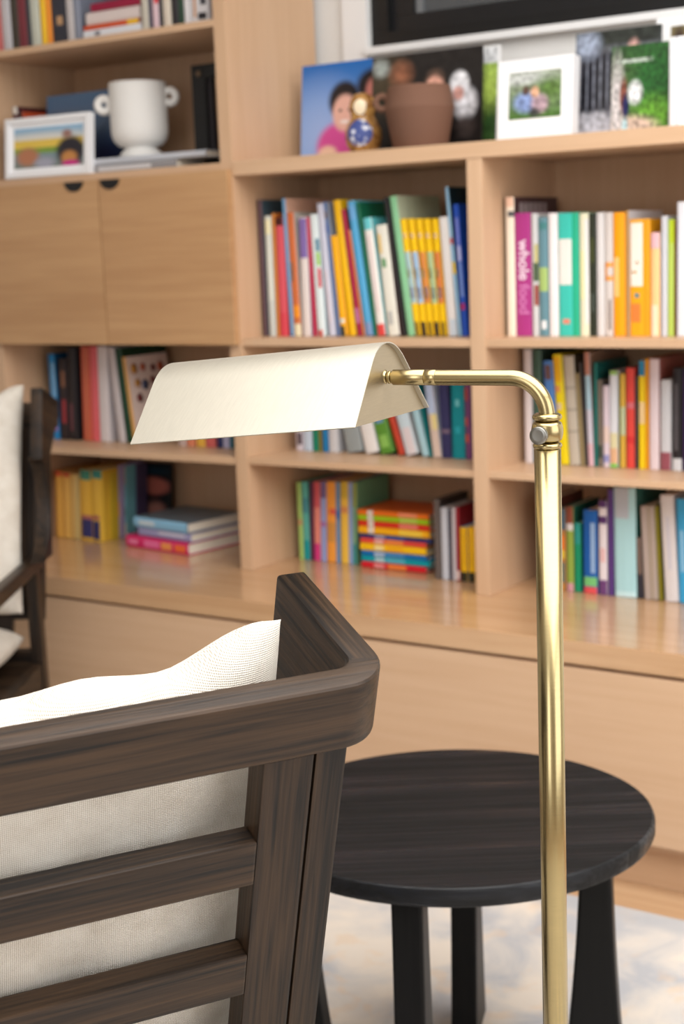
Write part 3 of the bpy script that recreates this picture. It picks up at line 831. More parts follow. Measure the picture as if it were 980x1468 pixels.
for i in range(5):
    x0 = 595 + i * 9.2
    art = [(0.0, 0.12, BLK if i % 2 else (150, 120, 20), 0.1, 0.9), (0.28, 0.72, [(170, 200, 200), (160, 190, 220), (220, 140, 70), (180, 200, 150), (222, 130, 70)][i], 0.0, 1.0),
           (0.32, 0.42, (190, 200, 225), 0.1, 0.9), (0.5, 0.58, (200, 205, 160), 0.0, 0.6), (0.84, 0.88, (225, 190, 140), 0.2, 0.8)]
    R2_.append((x0, x0 - 23 + i * 2.2, 9.0, 314, (250, 202, 6), (245, 200, 10), ['yellow doodle-spined book beside the mint-green one', 'second of five yellow doodle-spined books', 'middle of five yellow doodle-spined books', 'fourth of five yellow doodle-spined books', 'yellow doodle-spined book beside the white one'][i], art))
R2_ += [
 (642, 628, 14, 311, (236, 230, 226), (225, 222, 220), 'plain white book', [(0.0, 0.14, (205, 215, 225), 0.3, 1.0)]),
 (657, 637, 5, 268, (152, 196, 226), (18, 44, 54), 'tall pale-blue book with a dark cover', [(0.42, 0.5, (238, 200, 70)), (0.62, 0.66, (190, 60, 70))]),
 (662, 648, 9, 293, (28, 78, 184), (20, 70, 170), 'deep blue book', [(0.70, 0.9, (120, 130, 205), 0.3, 0.8), (0.57, 0.69, (188, 190, 228), 0.3, 0.85), (0.3, 0.56, (124, 150, 205), 0.35, 0.8), (0.2, 0.25, (170, 40, 110), 0.1, 0.9)]),
]
row(0.082, ZB, 'on the shelf below the terracotta pot', 'picture books below the terracotta pot', R2_, squeeze=lambda i: 0.80 if i < 16 else 0.9)

# cookbook row in the bay under the white photo frame
R3_ = [
 (727, 726, 12, 283, (240, 226, 206), (66, 42, 46), 'cream-spined book with a dark maroon cover', [(0.93, 1.0, (236, 196, 170)), (0.86, 0.9, (80, 80, 84), 0.3, 1.0)]),
 (739, 738, 23, 306, (170, 54, 130), (150, 40, 112), 'purple cookbook lettered in white'),
 (763, 762, 9, 306, (206, 206, 206), (190, 190, 190), 'slim grey-white book with a photo strip', [(0.45, 0.6, (70, 90, 60), 0.3, 1), (0.25, 0.42, (150, 70, 60), 0.4, 1), (0.6, 0.75, (190, 180, 120), 0.5, 1)]),
 (773, 772, 13, 312, (100, 140, 152), (80, 110, 118), 'slate-blue book with a green band', [(0.38, 0.58, (166, 192, 112)), (0.06, 0.13, (232, 234, 236), 0.25, 0.8), (0.9, 0.96, (70, 130, 130))]),
 (787, 786, 13, 306, (238, 232, 232), (228, 224, 224), 'plain white cookbook'),
 (801, 800, 29, 306, (64, 196, 180), (30, 168, 130), 'thick turquoise book with a white title panel', [(0.0, 1.0, (34, 172, 132), 0.7, 0.98), (0.42, 0.79, (240, 234, 226), 0.02, 0.66), (0.1, 0.14, (230, 140, 120), 0.2, 0.55)]),
 (831, 830, 13, 306, (232, 228, 198), (220, 216, 190), 'pale cream-green book', [(0.3, 0.7, (236, 232, 180), 0.0, 0.55), (0.1, 0.95, (226, 224, 222), 0.65, 0.98)]),
 (845, 844, 9, 306, (36, 42, 26), (28, 32, 24), 'black-green narrow book', [(0.2, 0.35, (70, 78, 70), 0.3, 0.7), (0.6, 0.8, (60, 66, 24), 0.2, 0.8)]),
 (855, 855, 11, 305, (216, 211, 209), (205, 200, 198), 'light grey book beside the black-green one'),
 (866, 866, 12, 305, (210, 200, 194), (200, 192, 186), 'grey-beige book with an orange ring', [(0.45, 0.49, (240, 160, 80), 0.2, 1.0), (0.56, 0.60, (240, 160, 80), 0.2, 1.0), (0.45, 0.6, (240, 160, 80), 0.1, 0.35), (0.05, 0.3, (120, 104, 98), 0.55, 0.8)]),
 (879, 879, 17, 305, (251, 162, 10), (240, 150, 10), 'orange book with a peach title bar', [(0.32, 0.64, (254, 200, 120), 0.02, 0.5)]),
 (897, 897, 4, 302, (178, 132, 66), (214, 210, 214), 'thin brown-spined book with a white cover'),
 (902, 902, 29, 315, (246, 168, 24), (220, 150, 14), 'thick orange cookbook with a cream title block', [(0.0, 1.0, (226, 154, 14), 0.72, 0.98), (0.43, 0.97, (244, 234, 220), 0.04, 0.66), (0.33, 0.37, (110, 140, 140), 0.25, 0.5), (0.12, 0.28, (236, 130, 60), 0.08, 0.55), (0.62, 0.645, (240, 180, 60), 0.3, 0.5), (0.54, 0.56, (240, 180, 60), 0.1, 0.36)]),
 (932, 932, 13, 334, (254, 200, 138), (190, 186, 190), 'short peach book', [(0.85, 1.0, (232, 184, 190)), (0.0, 0.3, (252, 222, 190), 0.1, 0.8)]),
 (947, 947, 9, 310, (206, 206, 212), (190, 190, 196), 'ring-bound white book'),
 (956, 956, 9, 315, (184, 206, 92), (170, 190, 70), 'lime-green book', [(0.8, 1.0, (180, 200, 20), 0.4, 1.0)]),
 (966, 966, 3, 315, (120, 80, 30), (60, 70, 60), 'thin brown book'),
 (969, 969, 16, 290, (232, 232, 238), (225, 225, 230), 'tall white book beside the lime-green one'),
]
objs3 = row(0.088, ZB, 'in the cookbook row', 'cookbook row under the white photo frame', R3_, 0.24)
# lettering on the purple spine, reading downwards
b0 = objs3[1]; hb = max(v.co.z for v in b0.data.vertices); wb = max(v.co.x for v in b0.data.vertices)
Rt = Matrix.Rotation(math.radians(90), 4, 'X') @ Matrix.Rotation(math.radians(-90), 4, 'Z')
text_mesh('title', 'whole', 0.036, plain((244, 226, 240), 0.5), b0, Matrix.Translation((wb * 0.56, -0.0006, hb * 0.62)) @ Rt)
text_mesh('title', 'food', 0.036, plain((214, 130, 190), 0.5), b0, Matrix.Translation((wb * 0.56, -0.0006, hb * 0.30)) @ Rt)
# faint grey block title on the maroon cover that shows above its neighbours
c0 = objs3[0]; hc = max(v.co.z for v in c0.data.vertices); wc = max(v.co.x for v in c0.data.vertices)
for k in range(6):
    box('cover_letter', wc, wc + 0.0004, 0.03 + k * 0.024, 0.047 + k * 0.024, hc - 0.036, hc - 0.012, plain((150, 138, 140), 0.5), c0, 0)

# shelf of books behind the lamp's elbow
R6_ = [
 (752, 745, 11, 501, (218, 208, 208), (200, 196, 196), 'tall white book at the upright'),
 (765, 759, 12, 501, (62, 92, 78), (48, 70, 62), 'dark green book'),
 (786, 777, 14, 517, (80, 132, 202), (40, 60, 100), 'mid-blue book', [(0.82, 0.96, (110, 80, 80), 0.2, 0.8), (0.1, 0.5, (140, 160, 215), 0.2, 0.8)]),
 (802, 789, 13, 508, (236, 212, 10), (200, 180, 30), 'bright yellow book', [(0.75, 0.98, (238, 180, 20), 0.1, 0.8), (0.66, 0.72, (230, 150, 90), 0.1, 0.6), (0.5, 0.56, (220, 200, 180), 0.1, 0.6)]),
 (816, 806, 15, 510, (194, 184, 168), (90, 80, 66), 'beige clothbound book', [(0.3, 0.32, (160, 150, 136)), (0.5, 0.52, (160, 150, 136)), (0.7, 0.72, (160, 150, 136))]),
 (832, 822, 6, 535, (150, 132, 92), (120, 104, 74), 'khaki book'),
 (838, 829, 4, 520, (66, 58, 56), (50, 46, 46), 'thin dark brown book'),
 (843, 836, 8, 505, (172, 202, 216), (150, 120, 100), 'pale-blue and pink book', [(0.0, 0.2, (222, 180, 190)), (0.2, 0.5, (206, 200, 212)), (0.8, 1.0, (190, 130, 110))]),
 (852, 846, 4, 520, (28, 120, 112), (24, 100, 96), 'thin teal book'),
 (857, 851, 6, 545, (124, 112, 100), (110, 104, 100), 'grey-brown book', [(0.1, 0.25, (60, 70, 60))]),
 (864, 860, 9, 553, (222, 206, 216), (110, 110, 150), 'pinkish white book', [(0.06, 0.15, (150, 150, 200)), (0.3, 0.5, (230, 206, 196))]),
 (873, 867, 12, 532, (222, 224, 230), (206, 206, 212), 'white book with green ends', [(0.0, 0.04, (130, 200, 90)), (0.96, 1.0, (150, 196, 100)), (0.04, 0.2, (226, 180, 140)), (0.2, 0.36, (222, 214, 170))]),
 (887, 884, 9, 536, (216, 172, 66), (90, 100, 60), 'mustard and olive book', [(0.35, 0.65, (190, 200, 160), 0.3, 1.0), (0.0, 1.0, (130, 140, 60), 0.0, 0.25)]),
 (897, 892, 12, 528, (226, 72, 62), (190, 60, 60), 'scarlet book', [(0.6, 0.66, (214, 110, 120)), (0.25, 0.32, (214, 50, 50))]),
 (910, 906, 4, 540, (70, 60, 62), (60, 56, 60), 'thin charcoal book'),
 (915, 911, 9, 517, (242, 206, 16), (220, 180, 20), 'yellow book with a blue head', [(0.86, 1.0, (40, 134, 178)), (0.42, 0.62, (240, 206, 150))]),
 (925, 922, 4, 515, (244, 166, 24), (230, 140, 20), 'thin tangerine book'),
 (930, 927, 14, 515, (228, 210, 214), (166, 98, 92), 'blush-pink book'),
 (946, 944, 15, 545, (206, 206, 210), (190, 186, 188), 'light grey book with a maroon foot', [(0.0, 0.2, (150, 80, 92))]),
 (963, 960, 14, 528, (34, 28, 32), (26, 22, 26), 'black book with a white foot', [(0.0, 0.12, (214, 214, 218)), (0.2, 0.85, (92, 88, 92), 0.25, 0.55)]),
 (978, 976, 10, 530, (60, 34, 90), (50, 30, 70), 'dark violet book'),
]
row(0.145, ZC, 'on the shelf behind the lamp elbow', 'books behind the lamp elbow', R6_)

# top row on the shelf above the white vase
def top_row():
    items = []
    def it(xb, w_, spine, cover, desc, bands=(), hpx=190): items.append((xb, xb - 9, w_, None, spine, cover, desc, bands))
    it(-6, 10, (204, 112, 112), (190, 100, 100), 'dusty pink book')
    it(5, 13, (202, 202, 208), (190, 190, 196), 'tall silver-white book')
    it(18, 10, (62, 56, 46), (50, 46, 40), 'dark brown book')
    it(28, 12, (122, 50, 60), (100, 40, 50), 'maroon book')
    it(40, 6, (50, 55, 62), (44, 48, 54), 'narrow charcoal book')
    it(46, 13, (202, 206, 192), (190, 194, 180), 'pale sage book')
    it(60, 8, (250, 202, 40), (240, 190, 40), 'bright yellow book')
    it(68, 7, (246, 150, 40), (236, 140, 40), 'orange book')
    it(76, 20, (52, 52, 62), (46, 46, 54), 'thick black book with a pale figure', [(0.18, 0.26, (190, 150, 110), 0.4, 0.8)])
    it(97, 10, (198, 192, 192), (186, 182, 182), 'warm grey book')
    it(107, 9, (134, 140, 156), (124, 130, 146), 'blue-grey book')
    it(204, 10, (206, 200, 186), (190, 184, 172), 'stone-coloured book')
    it(214, 4, (70, 64, 86), (60, 56, 76), 'thin plum book')
    it(219, 9, (224, 196, 204), (210, 186, 194), 'pale pink book', [(0.3, 0.6, (220, 50, 60), 0.5, 1.0)])
    it(229, 4, (60, 56, 60), (50, 50, 52), 'thin black book')
    it(234, 11, (222, 210, 194), (206, 196, 180), 'cream book')
    it(247, 9, (44, 40, 44), (36, 34, 36), 'black book')
    it(256, 7, (36, 66, 46), (30, 56, 40), 'forest-green book')
    it(264, 8, (226, 224, 226), (210, 208, 212), 'narrow white book')
    it(273, 26, (226, 224, 228), (214, 212, 218), 'wide white book with a black and tan motif', [(0.05, 0.12, (40, 38, 44), 0.45, 0.9), (0.08, 0.3, (210, 160, 120), 0.2, 0.35), (0.2, 0.3, (60, 58, 66), 0.6, 0.9)])
    rnd = random.Random(4); prev = None
    for (xb, xt, wpx, _, spine, cover, desc, bands) in items:
        y = 0.05; X = base_x(xb, y, ZTOPL); Xr = base_x(xb + wpx, y, ZTOPL)
        if prev: X = max(X, prev)
        w_ = Xr - X - 0.0006; h = rnd.uniform(0.21, 0.30)
        o = book(w_, h, min(0.22, h * 0.75), spine, cover, bands, desc + ' on the shelf above the white vase', 'books above the white vase')
        o.location = (X, y, ZTOPL + 0.0003); prev = Xr
top_row()
def flat_stack(y0, z0, xl, xr, layers, phrase, group, depth=0.17, jit=0.004, seed=1):
    """books lying flat, spines facing the room"""
    z = z0; rnd = random.Random(seed)
    for (th, spine, cover, desc, dx0, dx1, bands) in layers:
        L = (xr + dx1) - (xl + dx0)
        o = book(th, L, depth, spine, cover, bands, desc + ' ' + phrase, group)
        # lie down: local z -> +x, local x -> -z (title upright side)
        o.rotation_euler = (0, math.radians(90), 0)
        o.location = (xl + dx0, y0 + rnd.uniform(0, jit), z + th + 0.0003)
        z += th + 0.0006
xs0, xs1 = base_x(119, 0.05, ZTOPL), base_x(203, 0.05, ZTOPL)
flat_stack(0.05, ZTOPL, xs0 + 0.002, xs1 - 0.002, [
  (0.026, (228, 230, 236), (214, 214, 220), 'thick white book at the bottom of a flat stack', 0, 0, [(0.2, 0.3, (120, 120, 130), 0.2, 0.6)]),
  (0.012, (214, 84, 40), (190, 70, 40), 'thin red-orange book lying in a flat stack', 0, -0.01, [(0.8, 1.0, (246, 196, 40))]),
  (0.030, (222, 208, 204), (210, 196, 192), 'thick blush-white book lying in a flat stack', 0.01, -0.004, []),
  (0.020, (150, 24, 60), (140, 20, 50), 'wine-coloured book topping a flat stack', 0.03, 0.0, []),
], 'above the white vase', 'books above the white vase')

# shelf below the cabinet doors
R4_ = [
 (76, 66, 9, 508, (32, 132, 194), (20, 80, 120), 'bright blue book', [(0.5, 0.9, (130, 180, 220), 0.5, 0.95), (0.1, 0.3, (150, 110, 170), 0.2, 0.9)]),
 (87, 82, 12, 515, (44, 36, 40), (50, 40, 44), 'dark book with red figures', [(0.2, 0.5, (150, 50, 60), 0.3, 0.8), (0.65, 0.85, (130, 90, 70), 0.3, 0.8)]),
 (100, 95, 12, 500, (38, 34, 38), (34, 32, 36), 'tall black book', [(0.1, 0.4, (120, 70, 80), 0.2, 0.5)]),
 (119, 114, 13, 497, (208, 96, 72), (190, 80, 60), 'thick brick-red book', [(0.0, 0.97, (196, 108, 76), 0.4, 0.7)]),
 (132, 127, 10, 497, (226, 102, 108), (210, 90, 96), 'salmon-pink book'),
 (143, 136, 14, 497, (222, 212, 212), (206, 198, 200), 'broad white book'),
 (170, 148, 10, 498, (206, 196, 196), (196, 190, 194), 'tilted white book'),
 (181, 154, 9, 499, (16, 62, 38), (14, 54, 34), 'tilted dark green book'),
 (191, 169, 5, 512, (214, 160, 80), (222, 200, 190), 'tilted book with a pale spotted cover'),
 (255, 250, 11, 570, (196, 172, 164), (180, 160, 150), 'putty-coloured book'),
 (267, 262, 12, 575, (216, 130, 96), (200, 120, 90), 'apricot book'),
 (281, 276, 12, 572, (228, 178, 70), (210, 160, 60), 'ochre-yellow book'),
 (294, 290, 14, 568, (206, 100, 96), (190, 90, 86), 'dull red book'),
 (311, 307, 7, 560, (40, 48, 96), (36, 42, 84), 'navy book'),
 (319, 316, 9, 562, (176, 172, 200), (166, 160, 190), 'lilac book'),
 (329, 326, 5, 566, (40, 96, 110), (36, 80, 90), 'thin petrol-blue book'),
]
o4 = row(0.125, ZC, 'on the shelf below the cabinet doors', 'books below the cabinet doors', R4_)
cv = o4[8]; hv = max(v.co.z for v in cv.data.vertices); wv_ = max(v.co.x for v in cv.data.vertices); rnd = random.Random(2)
for k in range(9):
    disc = lathe('cover_spot', [(0, 0), (0.011 + 0.004 * rnd.random(), 0), (0.0, 0.0004)], plain(rnd.choice([(200, 140, 60), (120, 50, 50), (190, 90, 60), (70, 80, 110)]), 0.5), cv, 14)
    disc.rotation_euler = (0, math.radians(90), 0); disc.location = (wv_ + 0.0002, 0.03 + 0.035 * (k % 4) + 0.01 * rnd.random(), hv - 0.03 - 0.04 * (k // 4) - 0.012 * rnd.random())

# shelf behind the lamp shade
R5_ = [
 (424, 420, 10, 560, (206, 196, 204), (190, 180, 190), 'mottled grey-pink book', [(0.1, 0.3, (60, 40, 50), 0.3, 0.9)]),
 (435, 431, 12, 565, (192, 206, 222), (180, 194, 210), 'ice-blue book'),
 (448, 444, 8, 562, (0, 126, 96), (0, 110, 84), 'emerald book'),
 (457, 453, 4, 570, (130, 116, 40), (120, 106, 40), 'thin olive book'),
 (462, 458, 8, 566, (24, 120, 176), (20, 100, 150), 'cobalt-blue book'),
 (471, 467, 13, 560, (206, 204, 206), (190, 190, 194), 'plain pale grey book'),
 (497, 470, 23, 562, (152, 158, 158), (140, 146, 146), 'wide tilted grey book'),
 (524, 498, 19, 560, (236, 230, 226), (190, 196, 214), 'tilted white book'),
 (545, 521, 20, 560, (92, 146, 50), (80, 130, 50), 'tilted leafy-green book', [(0.5, 0.75, (110, 150, 190), 0.2, 0.8), (0.1, 0.3, (140, 190, 90), 0.2, 0.8)]),
 (571, 542, 9, 552, (194, 64, 40), (180, 60, 44), 'tilted rust-red book'),
 (582, 555, 18, 552, (206, 222, 230), (190, 190, 190), 'tilted pale blue-white book', [(0.0, 0.4, (226, 214, 216), 0.2, 0.9)]),
 (605, 580, 10, 550, (176, 212, 222), (150, 190, 200), 'tilted aqua-white book'),
 (615, 595, 4, 548, (0, 118, 118), (0, 100, 104), 'thin tilted sea-green book'),
 (620, 606, 12, 542, (226, 202, 188), (200, 210, 230), 'cream and blue book', [(0.55, 1.0, (190, 204, 232)), (0.35, 0.55, (238, 218, 150), 0.4, 1.0)]),
 (633, 626, 14, 538, (52, 50, 96), (44, 44, 84), 'navy-violet book', [(0.3, 0.35, (120, 100, 120))]),
 (648, 643, 18, 536, (0, 142, 152), (0, 120, 130), 'thick bright teal book', [(0.62, 0.7, (120, 200, 205), 0.35, 0.65), (0.3, 0.38, (40, 170, 185), 0.3, 0.7)]),
 (667, 664, 9, 538, (116, 62, 112), (90, 50, 90), 'purple book with red marks', [(0.7, 0.85, (180, 70, 60), 0.0, 0.6), (0.2, 0.3, (200, 80, 60), 0.0, 0.6), (0.4, 0.5, (200, 80, 60), 0.0, 0.5)]),
]
row(0.15, ZC, 'on the shelf behind the lamp shade', 'books behind the lamp shade', R5_)

# counter-level bay below the cabinet doors
ZK = CT + 0.0003
R7_ = [
 (80, 78, 10, 676, (228, 176, 84), (220, 160, 70), 'slim honey-yellow book at the end', [(0.93, 1.0, (210, 80, 50))]),
 (91, 89, 10, 678, (232, 184, 96), (222, 170, 80), 'slim honey-yellow book with a red head', [(0.94, 1.0, (200, 70, 50))]),
 (102, 100, 12, 680, (226, 190, 116), (214, 176, 100), 'slim sand-yellow book', [(0.0, 1.0, (196, 176, 120), 0.7, 0.95)]),
 (116, 113, 16, 674, (234, 186, 70), (220, 170, 60), 'yellow book with a dark blue foot', [(0.04, 0.3, (50, 54, 112), 0.1, 1.0), (0.86, 1.0, (70, 150, 130)), (0.3, 0.36, (180, 110, 100), 0.1, 1)]),
 (133, 130, 15, 674, (236, 192, 72), (220, 176, 60), 'second yellow book with a blue foot', [(0.02, 0.28, (40, 48, 108), 0.0, 0.7), (0.88, 1.0, (60, 150, 140)), (0.3, 0.36, (180, 110, 100), 0, 0.7)]),
 (149, 146, 6, 678, (214, 184, 50), (200, 170, 50), 'thin acid-yellow book', [], 0.03, 0.05),
 (155, 152, 8, 666, (170, 156, 190), (160, 146, 180), 'thin mauve book', [(0.3, 0.5, (220, 150, 110))], 0.06, 0.10),
 (164, 161, 8, 668, (120, 190, 200), (110, 170, 180), 'thin aqua book', [(0.3, 0.42, (60, 130, 110)), (0.0, 0.2, (220, 216, 180)), (0.75, 1.0, (180, 160, 140))], 0.08, 0.08),
 (172, 171, 6, 664, (88, 76, 110), (70, 60, 90), 'slim dark purple book', [], 0.12, 0.045),
]
row(0.125, ZK, 'on the counter below the cabinet doors', 'books at counter level below the cabinet doors', R7_)
# black picture book standing cover-out, and the flat pile before it
def cover_out(x0, x1, y, z0, h, mat, label, th=0.012, name='picture_book'):
    e = empty(name, (x0, y, z0)); tag(e, label, 'book')
    w_ = x1 - x0
    bb = box('boards', 0, w_, 0.0009, th, 0, h, plain((24, 24, 28), 0.4), e, 0.001)
    quad_uv('cover_print', w_, h, mat, e)
    e.rotation_euler = (math.radians(-7), 0, 0); e.location.z += th * math.sin(math.radians(7))
    return e
yb = 0.30
pa, pb_ = base_x(180, yb, ZK), base_x(243, yb, ZK)
cover_out(pa, pb_, yb, ZK, at_y(200, 664, yb).z - ZK, print_mat('dark_cover', (20, 26, 34), (24, 24, 26), [
    ('e', 0.55, 0.66, 0.42, 0.13, (196, 116, 104), 0.25), ('e', 0.35, 0.4, 0.3, 0.16, (44, 44, 46), 0.3), ('e', 0.68, 0.32, 0.2, 0.12, (170, 120, 110), 0.4),
    ('e', 0.5, 0.88, 0.4, 0.06, (30, 60, 76), 0.5), ('e', 0.12, 0.82, 0.1, 0.06, (150, 80, 60), 0.5)]), 'black picture book with a salmon oval, standing behind a flat pile')
def flat_book(cx, cy, z, L, D_, th, rz, spine, cover, label, bands=()):
    """a book lying flat, spine along its local -y side, length L along x"""
    o = book(th, L, D_, spine, cover, bands, label, 'flat pile beside the black picture book')
    o.matrix_world = Matrix.Translation((cx, cy, z)) @ Matrix.Rotation(rz, 4, 'Z') @ Matrix.Translation((-L / 2, -D_ / 2, th)) @ Matrix.Rotation(math.radians(90), 4, 'Y')
fa = at_z(181, 783, ZK); fb = at_z(269, 797, ZK)
rzf = math.atan2(fb.y - fa.y, fb.x - fa.x); Lf = (fb - fa).length
mid = (fa + fb) / 2; nrm = Vector((-math.sin(rzf), math.cos(rzf), 0))
for k, (th, spine, cover, lab, L_, off, bands) in enumerate([
    (0.032, (214, 32, 102), (200, 40, 100), 'magenta book with orange lettering marks at the bottom of the flat pile', Lf, 0.0, [(0.05, 0.2, (236, 130, 170), 0.3, 0.7), (0.3, 0.55, (232, 110, 160), 0.2, 0.8), (0.58, 0.75, (236, 150, 80), 0.2, 0.8), (0.8, 0.97, (238, 110, 50), 0.2, 0.8)]),
    (0.024, (158, 156, 196), (150, 150, 184), 'lavender book in the middle of the flat pile', Lf * 0.84, 0.02, [(0.4, 0.9, (206, 206, 220), 0.2, 0.5)]),
    (0.028, (136, 190, 222), (104, 116, 124), 'light blue book topping the flat pile', Lf * 0.86, 0.012, [(0.1, 0.4, (206, 220, 228), 0.3, 0.7)])]):
    zz = ZK + [0, 0.0327, 0.0575][k]
    Dd = 0.20
    cc = mid + nrm * (Dd / 2 + off * 0.6) + Vector((math.cos(rzf), math.sin(rzf), 0)) * off
    flat_book(cc.x, cc.y, zz + 0.0002, L_, Dd, th, rzf, spine, cover, lab + ' on the counter', bands)

# counter-level middle bay
R8_ = [
 (429, 427, 6, 692, (168, 202, 112), (150, 180, 100), 'slim lime book at the upright', [(0.45, 0.52, (200, 150, 110))]),
 (435, 433, 9, 691, (90, 176, 164), (70, 150, 140), 'slim sea-green book', [(0.0, 0.25, (0, 150, 156)), (0.6, 0.8, (70, 140, 150))]),
 (444, 443, 5, 692, (90, 40, 72), (80, 36, 64), 'slim plum book'),
 (450, 448, 9, 691, (230, 140, 126), (210, 120, 110), 'slim coral book', [(0.0, 0.22, (212, 58, 130)), (0.68, 1.0, (206, 88, 96))]),
 (459, 458, 8, 691, (152, 164, 214), (140, 150, 200), 'slim periwinkle book', [(0.8, 1.0, (116, 92, 140)), (0.44, 0.5, (170, 110, 170))]),
 (468, 466, 13, 691, (246, 162, 62), (230, 150, 60), 'slim orange book', [(0.6, 0.67, (226, 90, 70), 0.4, 1.0), (0.25, 0.5, (214, 150, 70))]),
 (481, 480, 6, 692, (112, 150, 190), (100, 130, 170), 'slim steel-blue book', [(0.55, 0.65, (40, 110, 180))]),
 (488, 486, 11, 691, (246, 198, 74), (230, 180, 70), 'slim sunny yellow book', [(0.62, 0.7, (226, 150, 90)), (0.8, 1.0, (214, 180, 60))]),
 (499, 498, 6, 692, (150, 170, 216), (140, 160, 200), 'slim pale blue book'),
 (505, 504, 6, 692, (132, 180, 140), (110, 160, 120), 'slim jade book', [(0.0, 0.25, (60, 150, 146)), (0.7, 1.0, (150, 160, 70))]),
]
row(0.16, ZK, 'on the counter beside the stacked readers', 'upright readers on the counter', R8_, 0.16)
sx0, sx1 = base_x(517, 0.14, ZK), base_x(612, 0.14, ZK)
pale = (236, 226, 216)
flat_stack(0.14, ZK, sx0, sx1, [
  (0.0152, (216, 30, 44), (200, 30, 40), 'red reader at the very bottom', 0.002, -0.004, [(0.2, 0.36, (236, 150, 150), 0.2, 0.8), (0.42, 0.7, (240, 130, 60), 0.1, 0.9)]),
  (0.0136, (0, 160, 172), (0, 150, 160), 'turquoise reader second from the bottom', 0.002, 0.006, [(0.2, 0.34, (190, 216, 222), 0.2, 0.9), (0.36, 0.64, (90, 180, 200), 0.1, 0.9)]),
  (0.0136, (10, 112, 182), (10, 100, 170), 'blue reader', 0.002, -0.002, [(0.2, 0.36, (180, 200, 226), 0.2, 0.9), (0.38, 0.66, (70, 140, 196), 0.1, 0.9)]),
  (0.0180, (250, 198, 12), (240, 190, 20), 'yellow reader in the middle', 0.0, -0.002, [(0.22, 0.36, (248, 226, 160), 0.2, 0.9), (0.4, 0.66, (248, 180, 20), 0.1, 0.9)]),
  (0.0136, (230, 74, 62), (214, 70, 60), 'coral reader', 0.0, -0.002, [(0.22, 0.36, (244, 190, 180), 0.2, 0.9), (0.38, 0.66, (244, 140, 70), 0.1, 0.9)]),
  (0.0090, (16, 48, 116), (14, 44, 100), 'thin navy reader', -0.002, 0.014, [(0.22, 0.36, (170, 180, 210), 0.2, 0.9), (0.38, 0.64, (40, 90, 160), 0.1, 0.9)]),
  (0.0180, (252, 184, 14), (244, 170, 20), 'amber reader', -0.004, 0.008, [(0.14, 0.22, pale, 0.0, 1), (0.58, 0.9, (250, 210, 70), 0.1, 0.9)]),
  (0.0152, (222, 52, 30), (210, 50, 30), 'vermilion reader', -0.004, 0.008, [(0.14, 0.22, pale, 0.0, 1), (0.58, 0.84, (240, 130, 110), 0.1, 0.9)]),
  (0.0130, (160, 204, 22), (150, 190, 30), 'lime-green reader second from the top', -0.004, 0.008, [(0.14, 0.22, pale, 0.0, 1), (0.6, 0.84, (186, 214, 90), 0.1, 0.9)]),
  (0.0130, (242, 118, 28), (230, 110, 40), 'orange reader on the very top', -0.004, 0.008, [(0.14, 0.22, pale, 0.0, 1), (0.58, 0.84, (244, 150, 110), 0.1, 0.9)]),
], 'of the flat stack on the counter', 'stacked readers on the counter', 0.15, 0.003)
R8b = [
 (623, 621, 9, 716, (104, 94, 90), (60, 56, 56), 'taupe book next to the stacked readers'),
 (633, 632, 10, 728, (204, 208, 218), (190, 194, 204), 'silver-white book'),
 (643, 642, 5, 732, (72, 70, 84), (60, 58, 70), 'thin graphite book'),
 (648, 647, 6, 728, (206, 200, 206), (190, 186, 190), 'thin pearl book'),
 (654, 653, 5, 728, (168, 40, 56), (150, 36, 50), 'thin dark red book', [(0.02, 0.14, (236, 210, 204))]),
 (660, 659, 10, 756, (246, 192, 20), (90, 150, 190), 'short yellow book with a black foot', [(0.0, 0.18, (50, 48, 30)), (0.3, 0.9, (226, 172, 20), 0.55, 0.8)]),
 (671, 670, 10, 756, (244, 188, 16), (230, 180, 20), 'second short yellow book with a black foot', [(0.0, 0.18, (50, 48, 30)), (0.3, 0.9, (226, 172, 20), 0.3, 0.6)]),
]
row(0.105, ZK, 'at counter level', 'upright books beside the stacked readers', R8b)
